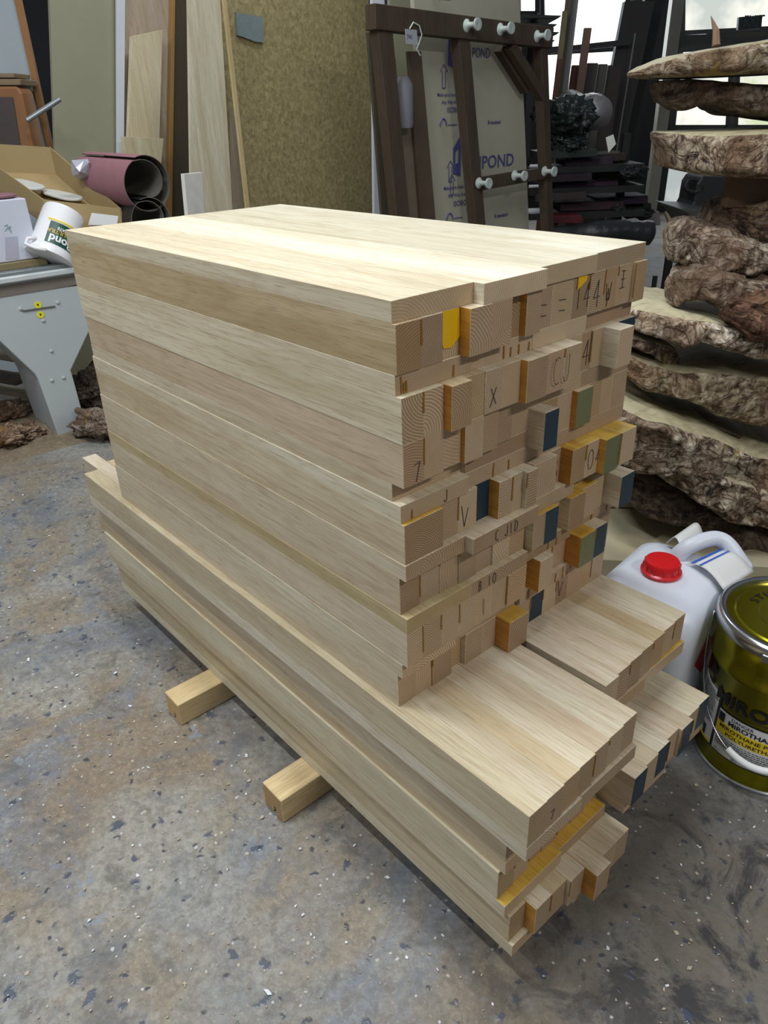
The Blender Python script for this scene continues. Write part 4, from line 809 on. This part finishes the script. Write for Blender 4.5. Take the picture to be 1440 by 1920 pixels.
pane(8, [(972, -120), (1008, -120), (1008, 25), (974, 25)], GB)
def box_at(name, label, cat, P, D, dep, mat, group=None, bev=.004, smooth=None):
    b = MB(); b.prism([at(x, y, D) for x, y in P], E2 * dep); return tag(b.build(name, mat, bevel=bev), label, cat, group)
def stood(name, label, cat, x0, x1, yt, D, dep, mat, lean=-.03, group=None, yt2=None):
    """upright piece from its top edge down to the floor"""
    a, c = at(x0, yt, D), at(x1, yt2 if yt2 is not None else yt, D); a2, c2 = a + E1 * lean, c + E1 * lean; a2.z = c2.z = F + .002; b = MB(); b.prism([a, c, c2, a2], E2 * dep); return tag(b.build(name, mat, bevel=.004), label, cat, group)
ex = box_at('exit_sign', 'dark exit sign seen from behind against the bright window', 'sign', [(1386, 32), (1430, 28), (1428, 53), (1384, 57)], 8.4, .05, FRAME)
b = MB(); vv, f = text('EXIT', .16, .01); o_ = at(1392, 50, 8.39); b.add([o_ + E1 * x * .6 + UP * y * .8 for x, y in vv], f); b.build('sign_letters', flat('dark_green_print', (.03, .05, .045), .5), ex)
COLM = flat('pale_steel_column', (.30, .29, .24), .6, vary=.2, scale=2)
a = atz(1222, 412, F); D_c = (a - CAM).dot(E2)
b = MB(); top = at(1276, -60, D_c); b.prism([a - E1 * .09, a + E1 * .05, Vector((0, 0, 0)) + a + E1 * .05 + UP * 4.2, a - E1 * .09 + UP * 4.2], E2 * .14); o = tag(b.build('steel_column', COLM, bevel=.004), 'pale grey steel column beside the glazed door', 'column')
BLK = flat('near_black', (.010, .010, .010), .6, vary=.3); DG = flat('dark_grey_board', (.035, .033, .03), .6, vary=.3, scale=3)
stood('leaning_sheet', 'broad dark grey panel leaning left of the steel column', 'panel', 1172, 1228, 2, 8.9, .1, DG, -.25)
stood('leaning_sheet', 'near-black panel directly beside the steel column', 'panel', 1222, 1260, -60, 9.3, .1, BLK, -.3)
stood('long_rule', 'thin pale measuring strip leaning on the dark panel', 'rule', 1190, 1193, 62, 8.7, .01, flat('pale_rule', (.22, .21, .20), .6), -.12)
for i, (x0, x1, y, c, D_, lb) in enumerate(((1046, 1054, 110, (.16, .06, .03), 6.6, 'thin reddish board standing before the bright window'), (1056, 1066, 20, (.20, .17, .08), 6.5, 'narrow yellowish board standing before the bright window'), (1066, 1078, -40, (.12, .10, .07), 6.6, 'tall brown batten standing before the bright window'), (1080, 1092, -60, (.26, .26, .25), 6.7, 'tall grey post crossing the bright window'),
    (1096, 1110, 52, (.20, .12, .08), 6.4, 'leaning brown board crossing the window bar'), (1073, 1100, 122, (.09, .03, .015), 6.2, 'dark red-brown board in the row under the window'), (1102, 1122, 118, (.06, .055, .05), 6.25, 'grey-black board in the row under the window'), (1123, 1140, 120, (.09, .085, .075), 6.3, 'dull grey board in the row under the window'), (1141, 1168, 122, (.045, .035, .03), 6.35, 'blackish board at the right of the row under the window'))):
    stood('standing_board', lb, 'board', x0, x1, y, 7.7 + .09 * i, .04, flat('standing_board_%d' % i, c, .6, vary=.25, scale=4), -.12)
b = MB(); b.beam(at(1015, 97, 8.8), at(1186, 78, 8.8), .05, .05); tag(b.build('steel_rail', FRAME), 'black horizontal rail across the bright window', 'rail')
TARP = flat('black_green_plastic', (.015, .024, .02), .25, vary=.4, scale=9, bump=.9); SILV = flat('silver_film', (.42, .40, .40), .3, metal=.6, vary=.3, scale=20, bump=.9)
def bundle(name, label, cat, P, r, D, mat, seed):
    pts = [at(x, y, D + d) for x, y, d in P]; S_ = []
    for i in range(len(pts) - 1):
        for t in range(10): S_.append(pts[i].lerp(pts[i + 1], t / 10))
    S_.append(pts[-1]); b = MB(); b.tube(S_, [r * (1 + .10 * math.sin(i * .37 + seed) + .03 * math.sin(i * 1.9)) * (.55 if i in (0, len(S_) - 1) and mat is not SILV else 1) for i in range(len(S_))], 24); o = b.build(name, mat, smooth=3.2); return tag(o, label, cat)
bundle('film_roll', 'silver plastic-wrapped roll with a round end on the lumber rack', 'roll', [(1066, 200, .7), (1095, 206, .3), (1122, 212, 0)], .125, 7.0, SILV, 2)
lump('tarpaulin_bundle', 'dark green plastic-wrapped bundle lying on the lumber rack', 'bundle', 1062, 222, .17, 41, TARP, D=6.8, sq=.8)
lump('tarpaulin_bundle', 'black plastic-wrapped bundle sagging below the dark green one', 'bundle', 1058, 268, .15, 43, TARP, D=6.8, sq=.7)
r6 = random.Random(21); places = ['upper left', 'upper middle', 'upper right', 'middle left', 'centre', 'middle right', 'lower left', 'lower middle', 'lower right']
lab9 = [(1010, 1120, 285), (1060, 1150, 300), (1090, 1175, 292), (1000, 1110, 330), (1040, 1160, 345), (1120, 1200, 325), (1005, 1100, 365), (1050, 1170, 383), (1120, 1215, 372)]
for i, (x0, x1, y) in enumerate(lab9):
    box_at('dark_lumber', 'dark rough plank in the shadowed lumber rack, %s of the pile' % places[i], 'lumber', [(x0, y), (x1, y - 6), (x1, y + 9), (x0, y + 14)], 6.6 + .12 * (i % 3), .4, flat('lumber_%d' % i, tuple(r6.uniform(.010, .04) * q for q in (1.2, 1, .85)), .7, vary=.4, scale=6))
rk = thing('lumber_rack', 'dark steel rack carrying shadowed lumber behind the timber frame', 'rack')
for x in (1000, 1175):
    a = at(x, 40 if x < 1100 else 250, 6.95); b = MB(); b.beam(a, Vector((a.x, a.y, F + .002)), .06, .06, E1); b.build('upright', BLK, rk)
for y in (318, 357, 402):
    b = MB(); b.beam(at(985, y, 6.85), at(1195, y - 8, 6.85), .05, .4, UP); b.build('arm', BLK, rk)
recentre(rk)
for i, (x0, x1, y) in enumerate(((975, 1054, 26), (975, 1046, 42), (975, 1050, 57), (975, 1042, 72))):
    box_at('dark_board_end', 'dark board end jutting over the insulation board, %s of four' % ['first from the top', 'second from the top', 'third from the top', 'lowest'][i], 'board', [(x0, y), (x1, y + 3), (x1 - 8, y + 9), (x0, y + 9)], 6.45, .5, BLK)
b = MB(); c = at(1130, 254, 5.2); b.prism([at(x, y, 6.5) for x, y in ((1136, 258), (1150, 252), (1155, 270), (1141, 286))], E2 * .01); tag(b.build('plastic_scraper', flat('off_white_plastic', (.8, .8, .75), .5)), 'small white tag on the lumber pile', 'tag')  # plain off-white plastic
box_at('red_block', 'dark red block low in the shadow behind the stack', 'block', [(1036, 404), (1090, 404), (1094, 413), (1088, 419), (1036, 419)], 6.4, .2, flat('dark_red', (.10, .012, .015), .5))
box_at('grey_paper', 'crumpled grey paper sheet at the foot of the steel column', 'paper', [(1212, 398), (1236, 396), (1239, 422), (1214, 426)], 7.2, .03, flat('grey_crumple', (.25, .22, .22), .7, bump=.6))
bundle('black_bag', 'glossy black plastic bag lying behind the far corner of the oak stack', 'bag', [(1020, 444, .2), (1110, 438, 0), (1170, 432, 0), (1225, 438, 0)], .085, 6.1, flat('black_plastic', (.02, .02, .022), .25, vary=.4, bump=.9), 3)
for i, (x, y, w_) in enumerate(((1188, 322, .07), (1150, 392, .08), (1196, 396, .08))):
    lump('dark_machine_part', ['black motor on the right end of the lumber rack', 'black heap low behind the oak stack', 'black lump near the column foot'][i], 'machine part', x, y, w_, 30 + i, BLK, D=6.6 + .2 * i, sq=.8)
# stand, tub, machine near the door
st = thing('steel_stand', 'black steel stand with a tan wooden top near the glazed door', 'stand')
DS = (atz(1248, 556, F) - CAM).dot(E2)
def tl(x, y): return at(x, y, DS)
TANT = flat('tan_worktop', (.22, .17, .08), .6)
b = MB(); b.prism([tl(1259, 428), tl(1330, 434), tl(1345, 412) + E2 * .35, tl(1275, 406) + E2 * .35], (0, 0, -.03)); b.build('top', TANT, st)
for p, q in (((1262, 432), (1240, 556)), ((1316, 437), (1297, 545))):
    a, c = tl(*p), tl(*q); c = a.copy(); c.z = F + .002; b = MB(); b.beam(a, c, .05, .05, E1); b.build('leg', BLK, st)
b = MB(); b.beam(tl(1262, 441), tl(1318, 447), .06, .05, UP); b.build('apron', BLK, st)
a = tl(1262, 432).copy(); c = tl(1316, 437).copy(); a.z = c.z = F + .04; b = MB(); b.beam(a, c, .05, .05, UP); b.build('foot_rail', BLK, st)
recentre(st)
box_at('navy_tub', 'glossy navy blue tub behind the burl stack', 'tub', [(1322, 440), (1332, 426), (1440, 428), (1440, 520), (1306, 520)], 3.9, .5, flat('navy_gloss', (.012, .016, .035), .15), bev=.03)
box_at('blue_bag', 'crumpled blue plastic bag on the grey bench near the door', 'bag', [(1328, 425), (1345, 402), (1358, 397), (1372, 405), (1388, 408), (1384, 432), (1332, 432)], 4.4, .2, flat('blue_plastic', (.04, .07, .28), .35, vary=.5, scale=14, bump=.9))
box_at('folded_cloth', 'pale yellow folded cloth beside the blue bag', 'cloth', [(1350, 414), (1398, 416), (1394, 424), (1352, 424)], 4.2, .2, flat('pale_yellow_cloth', (.40, .37, .20), .8))
box_at('grey_bench', 'grey-green bench surface behind the burl stack', 'bench', [(1276, 392), (1440, 400), (1440, 440), (1318, 440), (1292, 402)], 4.9, .5, flat('grey_green_bench', (.045, .05, .045), .5))
hm = thing('hoist_machine', 'black machine with a looped cable standing against the lit door pane', 'machine')
b = MB(); b.prism([at(x, y, 5.2) for x, y in ((1308, 345), (1318, 330), (1380, 332), (1384, 398), (1292, 396), (1302, 378))], E2 * .3); b.build('casing', BLK, hm, bevel=.01)
b = MB(); b.tube([at(1303 + 14 * math.cos(t), 349 + 12 * math.sin(t), 5.2) + E2 * .004 * i for i, t in enumerate([.5 * k_ for k_ in range(26)])], .012, 6); b.build('cable', BLK, hm); recentre(hm)
b = MB(); a = atz(1222, 566, F); b.beam(a + UP * .001, a + UP * .20, .03, .03, E1); b.beam(a + UP * .012, a + UP * .012 + E1 * .32 + E2 * .1, .03, .02, UP); tag(b.build('black_bracket', BLK), 'small black steel bracket on the floor right behind the stack', 'bracket')
# ---------------------------------------------------------------- floor
def floor_mat():
    m, nt, b = newmat('stained_concrete'); k = N(nt); t = k.n('ShaderNodeTexCoord'); v = t.outputs['Object']
    sp = k.n('ShaderNodeSeparateXYZ'); k.l(v, sp.inputs[0])
    f1 = k.noise(v, 1.7, 6, .62, .6); f2 = k.noise(k.map(v, loc=(7, 3, 0)), 3.1, 6, .65, .9); f3 = k.noise(k.map(v, loc=(3, 9, 0)), 5.6, 7, .7, .8); f4 = k.noise(v, 60, 5, .75)
    c = k.ramp(f1, [(.34, (.30, .23, .155)), (.46, (.335, .28, .205)), (.54, (.31, .295, .255)), (.66, (.25, .27, .285))])
    c = k.mix(k.ramp(f2, [(.50, 0.), (.64, .8)]), c, (.22, .25, .29)); c = k.mix(k.ramp(k.noise(k.map(v, loc=(1, 5, 0)), 2.2, 5, .6), [(.5, 0.), (.62, .75)]), c, (.40, .385, .34))
    c = k.mix(k.math('MULTIPLY', k.ramp(f4, [(.38, 1.), (.60, 0.)]), .55), c, (.15, .12, .09))
    c = k.mix(k.math('MULTIPLY', k.ramp(k.noise(v, 140, 3, .6), [(.56, 0.), (.70, 1.)]), .5), c, (.50, .43, .32))
    c = k.mix(k.math('MULTIPLY', k.ramp(f3, [(.52, 0.), (.64, 1.)]), .55), c, (.135, .15, .175))
    c = k.mix(k.math('MULTIPLY', k.ramp(k.noise(k.map(v, loc=(2, 2, 5)), 11, 6, .7, .6), [(.54, 0.), (.66, 1.)]), .6), c, (.11, .105, .095))
    c = k.mix(k.math('MULTIPLY', k.ramp(k.noise(k.map(v, loc=(8, 2, 5)), 26, 4, .7), [(.58, 0.), (.72, 1.)]), .55), c, (.42, .40, .35))
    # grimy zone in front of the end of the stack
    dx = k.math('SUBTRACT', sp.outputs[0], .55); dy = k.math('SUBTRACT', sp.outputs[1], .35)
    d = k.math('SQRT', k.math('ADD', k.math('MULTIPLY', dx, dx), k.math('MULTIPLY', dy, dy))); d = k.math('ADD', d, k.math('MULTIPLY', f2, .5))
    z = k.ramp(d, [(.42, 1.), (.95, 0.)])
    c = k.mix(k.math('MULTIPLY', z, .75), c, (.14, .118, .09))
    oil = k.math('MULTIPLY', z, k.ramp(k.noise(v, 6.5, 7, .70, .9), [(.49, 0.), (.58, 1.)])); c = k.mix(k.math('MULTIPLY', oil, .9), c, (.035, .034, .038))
    # resin blobs and paint flecks
    def spots(sc, r0, r1, thr, loc, col, c, amt=.85, dist=.03):
        w = k.vmath('ADD', k.map(v, loc=loc), k.vmath('MULTIPLY', k.vmath('SUBTRACT', k.noise(v, 30, 3, .6, out='Color'), (.5, .5, .5)), (dist, dist, dist)))
        w = k.map(w, (1, 1, .0)); vn = k.n('ShaderNodeTexVoronoi'); k.l(w, vn.inputs['Vector']); vn.inputs['Scale'].default_value = sc
        cs = k.n('ShaderNodeSeparateColor'); k.l(vn.outputs['Color'], cs.inputs[0])
        mk = k.math('MULTIPLY', k.ramp(vn.outputs['Distance'], [(r0, 1.), (r1, 0.)]), k.math('GREATER_THAN', cs.outputs[0], thr))
        return k.mix(k.math('MULTIPLY', mk, amt), c, col), mk
    c, s1_ = spots(19, .13, .24, .66, (0, 0, 0), (.085, .10, .14), c, .85, .06); c, s2_ = spots(38, .12, .24, .62, (4, 1, 0), (.07, .075, .095), c, .9, .035)
    c, s3_ = spots(9, .10, .13, .78, (2, 6, 0), (.26, .30, .34), c, .7, .10); c, s4_ = spots(55, .12, .18, .80, (9, 2, 0), (.62, .62, .60), c, .9, .015); c, s5_ = spots(36, .10, .16, .86, (5, 5, 0), (.55, .50, .40), c, .9, .012)
    c = k.mix(1., c, (.84, .85, .87), 'MULTIPLY'); k.l(c, b.inputs['Base Color'])
    gl = k.math('ADD', s1_, s2_); far_ = k.ramp(sp.outputs[1], [(0., 0.), (1., 1.)])
    r = k.math('SUBTRACT', k.math('MULTIPLY_ADD', f3, .25, .42), k.math('MULTIPLY', gl, .28)); k.l(r, b.inputs['Roughness']); b.inputs['Specular IOR Level'].default_value = .45
    h = k.math('ADD', k.math('MULTIPLY', f4, .5), k.math('MULTIPLY', gl, .9)); k.bump(h, b, .35, .004); return m
b = MB(); b.add([(-9, -6, F), (5, -6, F), (5, 12, F), (-9, 12, F)], [(0, 1, 2, 3)]); b.add([(-9, -6, F - .1), (5, -6, F - .1), (5, 12, F - .1), (-9, 12, F - .1)], [(0, 1, 2, 3)]); struct(b.build('floor', floor_mat()))
# loose chips and shavings
def chips(name, label, n, seed, smin, smax, mat, area, curl=0.):
    r = random.Random(seed); b = MB()
    while len(b.f) < n * 6:
        x, y = r.uniform(*area[0]), r.uniform(*area[1])
        if -1.4 < x < .33 and -.02 < y < .62: continue
        s_ = r.uniform(smin, smax) * (2.2 if r.random() < .07 else 1); a = r.uniform(0, 6.28); q = r.uniform(.3, .9)
        c_, s2 = math.cos(a), math.sin(a); P = [(-1, -q), (r.uniform(.3, 1), -q), (1, q * r.uniform(.2, 1)), (-r.uniform(.3, 1), q)]
        tz = r.uniform(0, .002)
        Q = [Vector((x + (u * c_ - w * s2) * s_, y + (u * s2 + w * c_) * s_, F + .0008 + tz * (1 + u))) for u, w in P]
        b.hexa(Q, [p + Vector((0, 0, .0009)) for p in Q])
    tag(b.build(name, mat), label, 'chips', kind='stuff')
chips('white_paint_flakes', 'scattered white paint and film flakes over the concrete floor', 760, 1, .0016, .0046, flat('white_flake', (.66, .68, .70), .5), ((-2.6, 1.2), (-1.3, 1.6)))
chips('wood_shavings', 'tiny tan wood chips and shavings scattered over the floor', 3000, 2, .0010, .0024, flat('tan_chip', (.44, .37, .27), .7, vary=.3, scale=3), ((-2.2, 1.2), (-1.3, 1.4)))
# ---------------------------------------------------------------- light
def area(name, loc, size, energy, color, target=None):
    ld = bpy.data.lights.new(name, 'AREA'); ld.shape = 'RECTANGLE'; ld.size, ld.size_y = size; ld.energy = energy; ld.color = color
    o = bpy.data.objects.new(name, ld); COL.objects.link(o); o.location = loc
    d = (Vector(target) - Vector(loc)) if target else Vector((0, 0, -1)); o.rotation_euler = d.to_track_quat('-Z', 'Y').to_euler(); return o
area('ceiling_and_fill_light', (-.45, .15, 2.6), (1.3, .14), 56, (.90, .96, 1.))
area('ceiling_and_fill_light', (-1.3, -.95, 2.6), (1.5, .14), 68, (.92, .97, 1.))
area('ceiling_and_fill_light', (-.5, -2.7, 2.5), (1.5, .14), 46, (.93, .97, 1.), (-.5, 0, -.5))  # added fill lamp, brightens the long near side of the stack
area('ceiling_and_fill_light', (2.9, .5, 2.4), (1.4, .14), 52, (1., .97, .93), (0, .3, -.5))  # added lamp on the camera side to brighten the beam ends
area('ceiling_and_fill_light', (-2.8, 2.2, 2.6), (1.3, .14), 34, (.95, .98, 1.), (-3.2, 2.2, -.5))
area('window_daylight', tuple(wp(1100, 30, .3)), (3., 1.6), 80, (.85, .93, 1.), tuple(CAM))
w = bpy.data.worlds.new('world'); S.world = w; w.use_nodes = True; w.node_tree.nodes['Background'].inputs[0].default_value = (.75, .82, .95, 1); w.node_tree.nodes['Background'].inputs[1].default_value = .16
S.view_settings.view_transform = 'Standard'; S.view_settings.look = 'None'; S.view_settings.gamma = 1; S.view_settings.use_curve_mapping = False; S.view_settings.exposure = -.04
